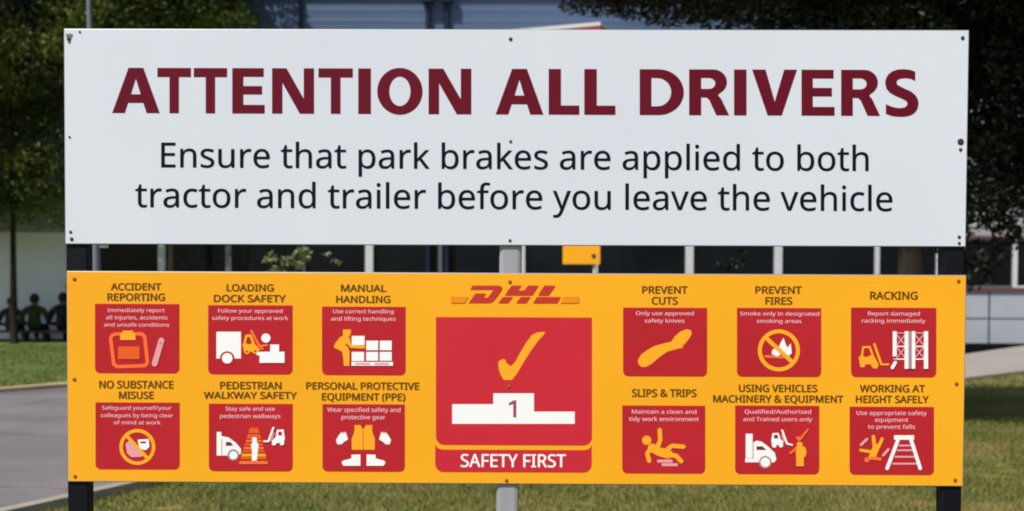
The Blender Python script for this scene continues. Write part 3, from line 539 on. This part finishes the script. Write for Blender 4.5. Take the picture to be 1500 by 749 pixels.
M['yellow'] = mat('yellow_sign_print', rgb(246,170,33,.96), .43, .25, c2=rgb(252,180,36,1.0), scale=.9, detail=9)
M['bolt'] = mat('bolt_steel', rgb(70,66,66), .45, .5, metal=.5)
YY = 9.6
a, b = A(824.5, 340, YY), A(879, 387.5, YY)
ys = empty('yellow_road_sign', (A(870,400,YY).x, YY, 0), 'small yellow sign plate on a thin white post, peeping out under the white board', 'sign')
MB().box(a.x, b.x, YY-.012, YY, b.z, b.z+.55).put('plate', M['yellow'], ys, bevel=.003)
c = A(869.5, 375, YY); MB().tube([(c.x, YY-.02, c.z), (c.x, YY-.011, c.z)], .022, 12).put('bolt', M['bolt'], ys)
c = A(871, 394, YY); MB().tube([(c.x, YY+.03, 0), (c.x, YY+.03, b.z+.52)], .016, 12).put('post', M['frame_white'], ys)

# ------------------------------------------------------------------ the sign: posts
M['post'] = mat('black_painted_steel', rgb(11,14,24,.8), .6, .2, vary=.15, scale=5)
PY0, PY1 = .0075, .055
def post(u0t, u0b, u1t, u1b, label):
    a0, a1, b0, b1 = A(u0t,60,PY0), A(u0b,745,PY0), A(u1t,60,PY0), A(u1b,745,PY0)
    def at_z(p, q, z): return p.x+(q.x-p.x)*(z-p.z)/(q.z-p.z)
    V = []
    for z in (-.3, 2.255):
        xa, xb = at_z(a0,a1,z), at_z(b0,b1,z)
        V += [(xa,PY0,z),(xb,PY0,z),(xb,PY1,z),(xa,PY1,z)]
    mid = ((V[0][0]+V[1][0])/2, (PY0+PY1)/2, 0)
    o = MB().add(V, [(3,2,1,0),(4,5,6,7),(0,1,5,4),(1,2,6,5),(2,3,7,6),(3,0,4,7)]).put('sign_post', M['post'], None, None, mid, .004)
    return tag(o, label, 'post', 'posts carrying the sign boards')
post(94.5, 99, 126, 129, 'square black post under the left end of the sign boards')
post(1384, 1379, 1416, 1408.5, 'square black post under the right end of the sign boards')
PIPE_Y = .0395
a, b = A(748,380,PIPE_Y), A(743.5,730,PIPE_Y)
def mid_x(z): return b.x + (a.x-b.x)*(z-b.z)/(a.z-b.z)
V = []
for z in (-.3, 2.25): V += [(mid_x(z)-.0305, .008, z), (mid_x(z)+.0305, .008, z), (mid_x(z)+.0305, .069, z), (mid_x(z)-.0305, .069, z)]
tag(MB().add(V, [(3,2,1,0),(4,5,6,7),(0,1,5,4),(1,2,6,5),(2,3,7,6),(3,0,4,7)]).put('sign_post', M['galv'], None, None, (mid_x(0), .0385, 0), .011),
    'pale galvanised steel post at the middle of the sign boards', 'post', 'posts carrying the sign boards')

# ------------------------------------------------------------------ the sign: boards
M['white'] = mat('white_sign_face', (.645,.682,.79,1), .40, .25, c2=(.685,.735,.83,1), scale=1.1, detail=9, stretch=(1,1,.45), bump=.04, bscale=3)
M['alu'] = mat('board_edge', rgb(150,155,162,.9), .45, .5, metal=.3)
M['maroon'] = mat('maroon_print', rgb(104,17,38,.95), .5, .12, vary=.05, scale=3)
M['ink'] = mat('black_print', rgb(14,18,26,.9), .5, .12)
M['brown'] = mat('dark_brown_print', rgb(104,64,8), .45, .3)
M['red'] = mat('red_print', rgb(186,38,48,.97), .5, .15, vary=.06, scale=4, detail=8)
M['red_main'] = mat('bright_red_print', rgb(206,46,60,.95), .5, .15, vary=.03, scale=4)
M['logo_red'] = mat('logo_red_print', rgb(196,52,44), .42, .3)
M['logo_or'] = mat('logo_orange_print', rgb(238,142,14), .42, .3)
M['w'] = mat('white_print', rgb(246,247,250), .42, .3)
M['y'] = mat('yellow_print', rgb(253,172,38), .42, .3)
M['p'] = mat('pale_pink_print', rgb(232,160,170), .42, .3)
M['cap'] = mat('caption_print', rgb(248,196,206), .42, .3)
M['o'] = mat('orange_print', rgb(250,112,52), .42, .3)
M['o2'] = mat('deep_orange_print', rgb(232,94,34), .42, .3)
M['g'] = mat('grey_print', rgb(176,140,146), .42, .3)
M['d'] = mat('dark_red_print', rgb(120,40,50), .42, .3)
M['mauve'] = mat('mauve_print', rgb(160,72,104), .42, .3)
TH = .006
def board(corners, name, m, label, cat='sign'):
    q = [B(*c) for c in corners]; base = ((q[2][0]+q[3][0])/2, 0, (q[2][1]+q[3][1])/2)
    t = empty(name, base, label, cat)
    V = [(p[0], 0, p[1]) for p in q]+[(p[0], TH, p[1]) for p in q]
    mb = MB(); mb.add(V, [(0,3,2,1)], 0); mb.add(V, [(4,5,6,7),(0,1,5,4),(1,2,6,5),(2,3,7,6),(3,0,4,7)], 1)
    me = mb.mesh(); bm = bmesh.new(); bm.from_mesh(me); bmesh.ops.remove_doubles(bm, verts=bm.verts, dist=1e-6); bmesh.ops.recalc_face_normals(bm, faces=bm.faces); bm.to_mesh(me); bm.free()
    o = put('panel', me, [m, M['alu']], t); md = o.modifiers.new('b', 'BEVEL'); md.width = .0024; md.segments = 2; md.material = 1
    return t
WB = board([(93,42),(1420,44),(1415,362),(95,358)], 'white_sign_board', M['white'], 'wide white sign board headed ATTENTION ALL DRIVERS in maroon capitals')
YBD = board([(97,397),(1416,403),(1411,713),(99,706)], 'yellow_sign_board', M['yellow'], 'wide yellow sign board below the white one, with twelve red safety pictograms')

# heading in heavy capitals, each letter drawn in a box 0..1
def arc(cx, cy, rx, ry, a0, a1, n=10): return [(cx+rx*math.cos(R(a0+(a1-a0)*i/n)), cy+ry*math.sin(R(a0+(a1-a0)*i/n))) for i in range(n+1)]
HEAD = {
 'A': ([[(0,0),(.345,1),(.655,1),(1,0),(.725,0),(.655,.225),(.335,.225),(.265,0)], [(.395,.415),(.598,.415),(.497,.765)]]),
 'T': ([[(.36,0),(.36,.80),(0,.80),(0,1),(1,1),(1,.80),(.64,.80),(.64,0)]]),
 'E': ([[(0,0),(0,1),(.97,1),(.97,.81),(.34,.81),(.34,.605),(.92,.605),(.92,.42),(.34,.42),(.34,.19),(1,.19),(1,0)]]),
 'N': ([[(0,0),(0,1),(.345,1),(.755,.33),(.755,1),(1,1),(1,0),(.66,0),(.245,.68),(.245,0)]]),
 'I': ([[(0,0),(0,1),(1,1),(1,0)]]),
 'O': ([arc(.5,.5,.5,.515,0,360,44)[:-1], arc(.5,.5,.235,.325,0,360,36)[:-1]]),
 'L': ([[(0,0),(0,1),(.40,1),(.40,.20),(1,.20),(1,0)]]),
 'D': ([[(0,0),(0,1)]+arc(.43,.5,.57,.5,90,-90,22), [(.265,.19)]+arc(.40,.5,.315,.31,-90,90,16)+[(.265,.81)]]),
 'R': ([[(0,0),(0,1)]+arc(.60,.725,.345,.275,90,-58,14)+[(.72,.445),(.80,.36),(1,0),(.68,0),(.50,.34),(.44,.385),(.30,.39),(.30,0)], [(.30,.575)]+arc(.50,.695,.155,.12,-90,90,10)+[(.30,.815)]]),
 'V': ([[(0,1),(.30,1),(.505,.30),(.715,1),(1,1),(.66,0),(.345,0)]]),
 'S': ([[(.90,.965),(.90,.765),(.76,.81),(.62,.822),(.48,.815),(.38,.785),(.345,.74),(.36,.69),(.43,.65),(.60,.59),(.78,.53),(.91,.45),(.98,.36),(1,.27),(.97,.16),(.89,.07),(.76,.01),(.58,-.018),(.38,-.018),(.20,0),(.03,.045),(.03,.255),(.18,.205),(.34,.175),(.48,.17),(.60,.19),(.665,.235),(.665,.29),(.62,.335),(.48,.385),(.30,.44),(.15,.505),(.05,.59),(.01,.70),(.03,.81),(.10,.90),(.22,.97),(.38,1.01),(.56,1.018),(.74,1.005)]]),
}
SPOT = [('A',164.4,234),('T',230.7,279.7),('T',283.9,332.6),('E',340.3,387.7),('N',398.6,460),('T',466.5,516.8),('I',524.8,543.3),('O',552.6,618.9),('N',627.8,690.3),
        ('A',726,796),('L',803.7,848.5),('L',855.9,901.4),('D',937,1001.6),('R',1009.4,1068),('I',1075.2,1093.4),('V',1101.6,1167.4),('E',1174,1222.4),('R',1232,1289),('S',1296,1345.5)]
words_ = {'ATTENTION': SPOT[:9], 'ALL': SPOT[9:12], 'DRIVERS': SPOT[12:]}
for word, spots in words_.items():
  loops = []
  for ch, ua, ub in spots:
      for lp in HEAD[ch]:
        q = []
        for x, y in lp:
            uu = ua+(ub-ua)*x; vt = 99.6+(uu-200)*.0028; vb_ = 165.8+(uu-200)*.0038
            q.append(B(uu, vb_+(vt-vb_)*y))
        loops.append(q)
  flat('heading_word', loops, M['maroon'], WB, -.0007)
SLOPE = .0052
for line, u0, u1, v0, v1 in (('Ensure that park brakes are applied to both', 236.5, 1272, 209.2, 245.2), ('tractor and trailer before you leave the vehicle', 198.5, 1307, 267.6, 303.6)):
    for lp in text_words(line, u0, u1, v0, v1): flat('sentence_word', lp, M['ink'], WB, -.0007, .0006)
SLOPE = .0035

PICT_Y = -.0011
def tile(u0, u1, v0, v1, rad=7.5, name='safety_tile', m='red', label=None):
    L = []
    dv_ = (u1-u0)*.004
    for i in range(7):
        t = R(180+90*i/6); L.append((u0+rad+rad*math.cos(t), v1-rad-rad*math.sin(t)))
    for i in range(7):
        t = R(270+90*i/6); L.append((u1-rad+rad*math.cos(t), v1-rad-rad*math.sin(t)+dv_))
    L += [(u1, v0+dv_), (u0, v0)]
    pts = [B(*p) for p in L]
    return MB().add([(p[0], -.0006, p[1]) for p in pts], [tuple(range(len(pts)))]).put(name, M[m], YBD, label)
def heading(body, u0, u1, v0, v1): flat('tile_heading', text_loops(body, u0, u1, v0, v1), M['brown'], YBD, -.0006, .00105)
def caption(t, lines, ou, ov, k):
    lp = []
    for body, x0, x1, y0, y1 in lines: lp += text_loops(body, ou+x0/k, ou+x1/k, ov+y0/k, ov+y1/k)
    flat('caption_lettering', lp, M['cap'], t, -.0011, .00012)
W_, Y_, P_, O_, O2, G_, D_ = (M[k] for k in ('w','y','p','o','o2','g','d'))
RD = M['red']

for h in (('ACCIDENT',162.9,236,415.2,425),('REPORTING',157.8,241.4,430.2,440.4),('LOADING',332.5,400.7,416.7,426.6),('DOCK SAFETY',313.8,418.3,432.4,442.4),
          ('MANUAL',500,565.5,417.3,427.3),('HANDLING',493,571.4,433.6,443.6),('PREVENT',941,1006.9,419.6,430),('CUTS',955,992.6,435.5,446),
          ('PREVENT',1106.7,1174,419.8,430.1),('FIRES',1121.5,1160,435.7,446.1),('RACKING',1275,1343.7,427.6,438.6),
          ('NO SUBSTANCE',146,254,558,568.8),('MISUSE',174.8,225,573.9,584.2),('PEDESTRIAN',323,412,559.5,570),('WALKWAY SAFETY',299,434.6,574.2,584),
          ('PERSONAL PROTECTIVE',449,614,560.3,570.4),('EQUIPMENT (PPE)',472,593.5,576.3,586.5),('SLIPS & TRIPS',926,1020,570.4,581.2),
          ('USING VEHICLES',1082.7,1197,563.7,574),('MACHINERY & EQUIPMENT',1045,1235,579.2,589.4),('WORKING AT',1259.8,1354.6,564.1,574.4),('HEIGHT SAFELY',1254,1360,579.8,590.2)):
    heading(*h)

# row one
t = tile(139.3,262.8,445.2,546.8, label='red tile with an orange clipboard and pen')
caption(t, [('Immediately report',290,648,243,266),('all injuries, accidents',281,665,289,312),('and unsafe conditions',268,676,334,357)], 90,395,4.28)
p = Pict(90,395,4.28); p.stroke([(345,405),(505,403),(523,422),(540,582),(526,603),(350,609),(329,592),(310,430),(321,411)], 22, O_, True)
p.rect(385,383,450,398,Y_); p.rect(370,398,466,442,Y_); p.rect(356,482,492,562,O2)
p.stroke([(628,445),(586,590)], 36, P_); p.disc(624,462,9,G_); p.put(t)
t = tile(305,428.6,447.2,548.5, label='red tile with a truck, a forklift and boxes')
caption(t, [('Follow your approved',983,1386,247,270),('safety procedures at work',945,1422,292,315)], 90,395,4.28)
p = Pict(90,395,4.28); p.rect(972,390,1126,558,W_); p.disc(1040,558,46,RD); p.disc(1040,556,33,W_)
p.stroke([(1147,470),(1160,416),(1186,414),(1206,468)], 15, Y_); p.poly([(1136,472),(1150,456),(1176,470),(1204,458),(1224,478),(1250,500),(1228,522),(1210,516),(1172,516),(1146,514)], Y_); p.disc(1164,514,17,Y_); p.disc(1216,512,17,Y_); p.disc(1164,514,7,RD); p.disc(1216,512,7,RD)
p.stroke([(1192,385),(1232,462),(1262,498)], 15, O_); p.stroke([(1235,482),(1290,474)], 15, O_)
p.disc(1283,430,29,W_); p.rect(1310,470,1366,518,W_); p.rect(1243,515,1400,585,W_); p.rect(1226,518,1243,538,W_); p.put(t)
t = tile(471.7,594.2,449.3,549.6, label='red tile with an orange man lifting white boxes')
caption(t, [('Use correct handling',248,628,250,274),('and lifting techniques',236,640,296,320)], 430,395,4.28)
p = Pict(430,395,4.28); p.disc(333,402,24,Y_); p.rect(310,376,360,402,Y_)
p.poly([(318,412),(352,428),(362,470),(340,505),(300,512),(252,488),(262,462),(290,425)], Y_); p.poly([(300,500),(352,505),(350,604),(316,604),(310,540)], Y_)
p.rect(365,416,446,474,W_); p.stroke([(325,452),(352,482),(440,486)], 20, Y_); p.stroke([(330,470),(352,490)], 8, D_)
p.rect(365,516,443,574,W_); p.rect(456,446,531,506,W_); p.rect(541,446,616,506,W_); p.rect(456,516,531,572,W_); p.rect(541,516,616,572,W_)
p.rect(364,579,624,603,W_); p.rect(388,585,482,598,P_); p.rect(508,585,600,598,P_); p.put(t)
t = tile(912.7,1035.7,450.8,551.3, label='red tile with an orange safety knife')
caption(t, [('Only use approved',183,556,270,294),('safety knives',240,496,318,342)], 890,395,4.406)
p = Pict(890,395,4.406)
p.poly([(195,585),(215,550),(255,520),(300,495),(350,480),(410,466),(435,430),(470,400),(510,385),(538,392),(543,415),(530,440),(505,472),(478,505),(440,515),(385,530),(335,565),(285,608),(250,628),(220,630),(200,612)], Y_)
p.stroke([(482,508),(488,480)], 7, O_); p.put(t)
t = tile(1079.5,1202.8,451.2,552, label='red tile with a no flame symbol')
caption(t, [('Smoke only in designated',855,1366,272,296),('smoking areas',963,1250,320,344)], 890,395,4.406)
p = Pict(890,395,4.406); p.stroke([(1018,560),(1130,566)], 17, O_)
p.poly([(1058,545),(1062,520),(1085,505),(1100,522),(1110,485),(1134,440),(1150,482),(1160,505),(1182,476),(1188,540),(1165,562),(1120,545),(1095,562)], W_)
p.ring(1105,522,136,110,Y_); p.stroke([(1030,448),(1192,598)], 27, Y_); p.put(t)
t = tile(1246.5,1371.4,450.8,552.6, label='red tile with a forklift beside white racking')
caption(t, [('Report damaged',315,648,272,296),('racking immediately',275,684,318,342)], 1200,395,4.404)
p = Pict(1200,395,4.404); p.stroke([(275,560),(282,502),(325,500),(345,555)], 13, Y_)
p.poly([(254,566),(270,550),(300,566),(345,548),(362,572),(384,618),(370,640),(345,636),(332,612),(298,612),(290,630),(264,630)], Y_)
p.stroke([(355,482),(398,606)], 15, Y_); p.stroke([(380,560),(400,612),(446,612)], 12, Y_)
for x0 in (497, 615):
    for k in range(2):
        y = 418+k*82; p.stroke([(x0,y),(x0+58,y+72)], 8, P_); p.stroke([(x0+58,y),(x0,y+72)], 8, P_); p.stroke([(x0,y+78),(x0+58,y+78)], 8, W_)
    p.stroke([(x0,410),(x0+58,410)], 7, P_)
p.rect(572,398,596,640,G_); p.rect(472,398,498,560,W_); p.stroke([(470,632),(488,600)], 22, W_); p.stroke([(480,575),(492,580)], 10, P_)
p.rect(548,398,573,640,W_); p.rect(595,398,617,640,W_); p.rect(672,398,700,640,W_); p.put(t)
# row two
t = tile(140,263.2,589.6,687.6, label='red tile with a no drinking symbol')
caption(t, [('Safeguard yourself/your',255,690,213,236),('colleagues by being clear',248,700,260,283),('of mind at work',330,622,305,328)], 90,545,4.28)
p = Pict(90,545,4.28); p.poly([(402,450),(440,420),(520,520),(500,532),(440,534),(412,510)], P_); p.poly([(478,425),(548,420),(552,470),(530,490),(492,484)], W_); p.rect(496,436,530,448,D_)
p.ring(477,470,113,91,Y_); p.stroke([(408,398),(540,540)], 22, Y_); p.put(t)
t = tile(306,428.8,591.5,690.3, label='red tile with a truck, a striped walkway and a forklift')
caption(t, [('Stay safe and use',1030,1338,218,242),('pedestrian walkways',995,1373,264,288)], 90,545,4.28)
p = Pict(90,545,4.28); p.poly([(974,376),(1003,376),(1004,402),(1048,410),(1095,445),(1126,482),(1126,512),(1100,524),(974,524)], W_); p.poly([(1032,438),(1062,440),(1078,462),(1030,464)], D_); p.rect(1004,420,1009,520,G_)
p.disc(1078,520,36,G_); p.disc(1079,522,25,W_)
for ya, yb, mm in ((350,384,O2),(390,420,O2),(426,440,O_),(446,462,O2),(468,486,O_),(490,505,O2),(512,530,Y_),(533,548,O2),(557,578,O_)):
    ea = lambda y: 1182-(y-350)*.30; eb = lambda y: 1234+(y-350)*.28
    p.poly([(ea(ya),ya),(ea(yb),yb),(eb(yb),yb),(eb(ya),ya)], mm)
p.poly([(1190,455),(1205,430),(1222,432),(1238,456),(1232,500),(1226,556),(1194,556),(1196,500)], W_); p.disc(1211,424,16,W_)
p.poly([(1318,432),(1344,408),(1352,362),(1394,360),(1402,415),(1396,444),(1376,440),(1358,446),(1330,446)], W_); p.rect(1360,374,1384,398,RD); p.disc(1334,446,14,W_); p.disc(1384,446,14,W_); p.stroke([(1330,350),(1300,432)], 13, W_); p.stroke([(1334,384),(1316,430)], 9, P_); p.stroke([(1300,434),(1272,434)], 11, W_); p.put(t)
t = tile(472.4,593,592.2,690.8, label='red tile with a vest, gloves and boots')
caption(t, [('Wear specified safety and',218,690,230,257),('protective gear',310,593,278,305)], 430,545,4.405)
p = Pict(430,545,4.405); p.poly([(393,343),(432,343),(450,372),(468,343),(509,343),(507,372),(513,402),(525,430),(524,502),(376,502),(375,430),(388,402),(395,372)], Y_); p.rect(447,374,453,500,O2)
for sg in (1, -1):
    X = lambda x: x if sg > 0 else 904-x
    q = [(305,392),(338,388),(352,436),(330,448),(310,466),(284,468),(274,440),(290,412)]; p.poly([(X(a), b) for a, b in (q if sg > 0 else q[::-1])], W_); p.stroke([(X(310),392),(X(338),390)], 8, P_)
    q = [(374,534),(432,532),(432,605),(322,605),(310,585),(322,570),(350,564),(374,556)]; p.poly([(X(a), b) for a, b in (q if sg > 0 else q[::-1])], W_)
p.put(t)
t = tile(911.4,1032.9,594.1,693.6, label='red tile with an orange man slipping over')
caption(t, [('Maintain a clean and',162,590,228,254),('tidy work environment',142,606,276,303)], 890,550,4.54)
p = Pict(890,550,4.54); p.rect(330,560,432,580,P_); p.rect(360,584,466,604,P_)
p.stroke([(296,482),(345,508),(405,525)], 58, Y_); p.disc(260,432,31,Y_); p.stroke([(335,470),(350,430),(346,364)], 29, Y_); p.stroke([(288,480),(264,520),(276,568)], 29, Y_)
p.stroke([(385,500),(430,468),(504,474)], 29, Y_); p.stroke([(400,526),(455,535),(488,570)], 30, Y_); p.put(t)
t = tile(1076.8,1200,594.2,694.6, label='red tile with a truck, a forklift and a man with a tick')
caption(t, [('Qualified/Authorised',912,1353,228,254),('and Trained users only',902,1360,278,304)], 890,550,4.54)
p = Pict(890,550,4.54); p.poly([(968,448),(990,434),(1022,440),(1066,472),(1112,516),(1122,560),(1108,578),(915,578),(915,552),(968,552)], W_); p.rect(918,388,964,550,W_); p.rect(964,440,970,556,G_)
p.poly([(990,472),(1030,472),(1056,496),(990,496)], D_); p.disc(1048,577,42,G_); p.disc(1048,577,31,W_)
p.poly([(1088,430),(1096,384),(1136,382),(1150,424),(1168,440),(1164,462),(1130,462),(1092,464)], W_); p.poly([(1106,396),(1128,394),(1136,418),(1106,420)], D_); p.disc(1108,466,15,W_); p.disc(1152,464,15,W_); p.stroke([(1160,366),(1192,452)], 13, W_); p.stroke([(1158,398),(1174,440)], 9, P_); p.stroke([(1192,454),(1226,462)], 11, W_)
p.disc(1276,460,20,Y_); p.poly([(1246,476),(1308,472),(1322,500),(1316,540),(1304,545),(1304,604),(1254,604),(1252,520)], Y_); p.stroke([(1250,488),(1216,516)], 16, O_); p.poly([(1250,412),(1264,402),(1278,412),(1330,352),(1338,360),(1284,432),(1268,438)], O_); p.put(t)
t = tile(1244.4,1368,595.9,695.6, label='red tile with a man falling from a white ladder')
caption(t, [('Use appropriate safety',205,592,196,218),('equipment',308,490,234,256),('to prevent falls',268,528,272,294)], 1200,550,3.765)
p = Pict(1200,550,3.765)
for y, e in ((382,0),(408,10),(444,22),(482,36)): p.rect(438-e,y,504+e,y+10,P_)
p.stroke([(436,350),(374,512)], 20, W_); p.stroke([(504,350),(556,512)], 20, W_); p.rect(412,330,522,355,W_)
p.stroke([(314,395),(292,448)], 38, Y_); p.stroke([(298,338),(304,395)], 20, Y_); p.stroke([(346,350),(326,395)], 18, Y_); p.stroke([(228,412),(285,422)], 17, Y_); p.stroke([(290,456),(335,462)], 18, O_); p.disc(262,465,15,O_)
p.stroke([(230,382),(262,352)], 15, P_); p.stroke([(352,440),(380,408)], 15, P_); p.put(t)

# middle panel: tick and podium, SAFETY FIRST, the courier's logo above
t = tile(638.6,867,464.6,651.8, 12, 'main_tile', 'red_main', 'large red tile with a yellow tick above a white winner podium')
p = Pict(600,395,4.68)
p.poly([(608,632),(630,616),(655,616),(664,640),(694,664),(725,632),(758,570),(800,500),(838,450),(872,432),(930,426),(918,450),(880,490),(830,560),(780,640),(735,715),(702,757),(645,757),(622,715),(610,675)], Y_)
p.put(t, 'tick')
p = Pict(600,545,4.407); p.poly([(275,208),(275,335),(1066,335),(1066,256),(803,256),(803,138),(540,138),(540,208)], W_)
p.poly([(672,183),(689,183),(689,294),(669,294),(669,208),(642,217),(639,202)], M['mauve']); p.put(t, 'podium')
L = [(637.6,650.2)]+[(637.6+12-12*math.cos(R(90*i/6)), 650.2+8.6*math.sin(R(90*i/6))) for i in range(1,7)]+[(854.6+12*math.sin(R(90*i/6)), 651+8.6*math.cos(R(90*i/6))) for i in range(0,7)]
L += [(866.6-12+12*math.cos(R(90*i/6)), 680.4+12*math.sin(R(90*i/6))) for i in range(7)]+[(649.6-12*math.sin(R(90*i/6)), 679.6+12*math.cos(R(90*i/6))) for i in range(7)]
flat('slogan_band', [[B(*q) for q in L]], M['red_main'], YBD, -.0006)
flat('slogan_lettering', text_loops('SAFETY FIRST', 675.2, 828.6, 665.4, 684), M['w'], YBD, -.0011, .0009)
p = Pict(600,395,4.68); LR = M['logo_red']
p.poly([(432,110),(608,110),(632,117),(636,132),(622,156),(598,190),(572,220),(548,230),(404,230),(452,164),(524,164),(506,192),(536,192),(572,146),(566,138),(416,138)], LR)
p.poly([(698,110),(768,110),(742,144),(786,144),(812,110),(884,110),(842,177),(652,177)], LR); p.poly([(640,188),(708,188),(674,230),(608,230)], LR); p.poly([(764,188),(830,188),(798,230),(730,230)], LR)
p.poly([(924,110),(1000,110),(952,177),(880,177)], LR); p.poly([(874,188),(1036,188),(1012,230),(846,230)], LR)
p.poly([(283,186),(283,230),(376,230),(404,186)], M['logo_or']); p.poly([(1058,186),(1032,230),(1160,230),(1160,186)], M['logo_or'])
p.put(YBD, 'logo')
flush_prints()

# bolt heads, a rusty drip and the little clip under the white board
M['rust'] = mat('rust_stain', rgb(70,74,76), .9, .1, c2=rgb(150,154,158), scale=260)
M['bolt_y'] = mat('bolt_painted', rgb(150,92,20), .5, .4)
def bolt(par, u, v, px, m):
    x, z = B(u, v); r = px*.00186/2; n = 14; mb = MB()
    V = []
    for rr, y in ((r*1.1, -.0009), (r*1.1, -.0014), (r*.75, -.0016), (r*.7, -.0026), (r*.4, -.0032)):
        V += [(x+rr*math.cos(2*math.pi*k/n), y, z+rr*math.sin(2*math.pi*k/n)) for k in range(n)]
    mb.add(V, [(i*n+k, i*n+(k+1) % n, (i+1)*n+(k+1) % n, (i+1)*n+k) for i in range(4) for k in range(n)]+[tuple(range(4*n, 5*n))])
    mb.put('bolt', m, par)
for u, v, s in ((101,57,6),(117,47,3),(748,57.5,5),(748,207.5,4),(747,352.5,4),(1410,56,5),(1407,208,8.5),(1407,219.5,4.5),(1405,347.5,4.5),(1405,356.5,4),(103.5,340,4),(105,350.5,5),(102,201,3)):
    bolt(WB, u, v, s, M['bolt'])
for u, v in ((109,409),(1404,412),(109,556),(1401,562.5),(110,698),(1399,703.5),(747,413),(745.5,566.5),(742,704)):
    bolt(YBD, u, v, 5, M['bolt_y'])
p = Pict(80,30,4.406)
p.poly([(72,80),(84,92),(98,84),(118,90),(116,104),(104,116),(104,146),(88,150),(86,122),(76,106)], M['rust']); p.put(WB, 'rust_stain')
a, b = A(147,352,.02), A(157.5,363.5,.02); MB().box(a.x, b.x, .011, .03, b.z, a.z).put('clip', M['white'], WB, bevel=.001)

# ------------------------------------------------------------------ grass blades on the verges
def inside(px_, py_, poly):
    c = np.zeros(len(px_), bool); n = len(poly)
    for i in range(n):
        x1, y1 = poly[i]; x2, y2 = poly[(i+1) % n]
        if y1 == y2: continue
        c ^= ((y1 > py_) != (y2 > py_)) & (px_ < (x2-x1)*(py_-y1)/(y2-y1)+x1)
    return c
M['blade'] = leaf_mat('grass_blades', rgb(94,104,48), rgb(132,132,72), rgb(158,140,88), .32, .9)
def blades(n, x0, x1, y0, y1, hmin, hmax, wd, seed):
    rg = np.random.default_rng(seed); x = rg.uniform(x0, x1, n); y = rg.uniform(y0, y1, n)
    dens = np.array([noise.noise(Vector((a*1.1, b*1.1, seed)))*.6+noise.noise(Vector((a*4, b*4, 3)))*.4 for a, b in zip(x, y)])
    k = ~inside(x, y, road_poly) & ~inside(x, y, path_poly) & (dens > -.5); x, y, dens = x[k], y[k], dens[k]; n = len(x)
    h = rg.uniform(hmin, hmax, n)*(1+.6*dens); a = rg.uniform(0, math.pi, n); le = rg.normal(0, .5, (n, 2))*h[:, None]
    dx, dy = np.cos(a)*wd/2, np.sin(a)*wd/2
    V = np.stack([np.stack([x-dx, y-dy, np.zeros(n)], 1), np.stack([x+dx, y+dy, np.zeros(n)], 1), np.stack([x+le[:, 0], y+le[:, 1], h], 1)], 1).reshape(-1, 3)
    return V
M['blade_green'] = leaf_mat('lawn_blades', rgb(84,102,44), rgb(118,134,70), rgb(124,132,76), .3, .9)
def grass_object(name, VV, m, label):
    k = len(VV)//3; me = bpy.data.meshes.new('grass'); me.vertices.add(3*k); me.vertices.foreach_set('co', VV.ravel().astype('f'))
    me.loops.add(3*k); me.loops.foreach_set('vertex_index', np.arange(3*k, dtype='i')); me.polygons.add(k)
    me.polygons.foreach_set('loop_start', np.arange(0, 3*k, 3, dtype='i')); me.polygons.foreach_set('loop_total', np.full(k, 3, 'i')); me.update(calc_edges=True)
    tag(put(name, me, m), label, 'grass', kind='stuff')
grass_object('verge_grass', np.concatenate([blades(260000, -4, 8.5, 4.2, 13.5, .02, .055, .011, 1), blades(20000, 4, 14, 13.5, 22, .03, .06, .02, 3), blades(140000, -4.5, 6, -2.6, 4.2, .02, .055, .011, 4)]), M['blade'], 'short dry olive grass on the near verge under the sign')
grass_object('lawn_grass', blades(60000, -16, -4, 13.5, 25.5, .03, .06, .02, 2), M['blade_green'], 'short green grass of the lawn beyond the road')
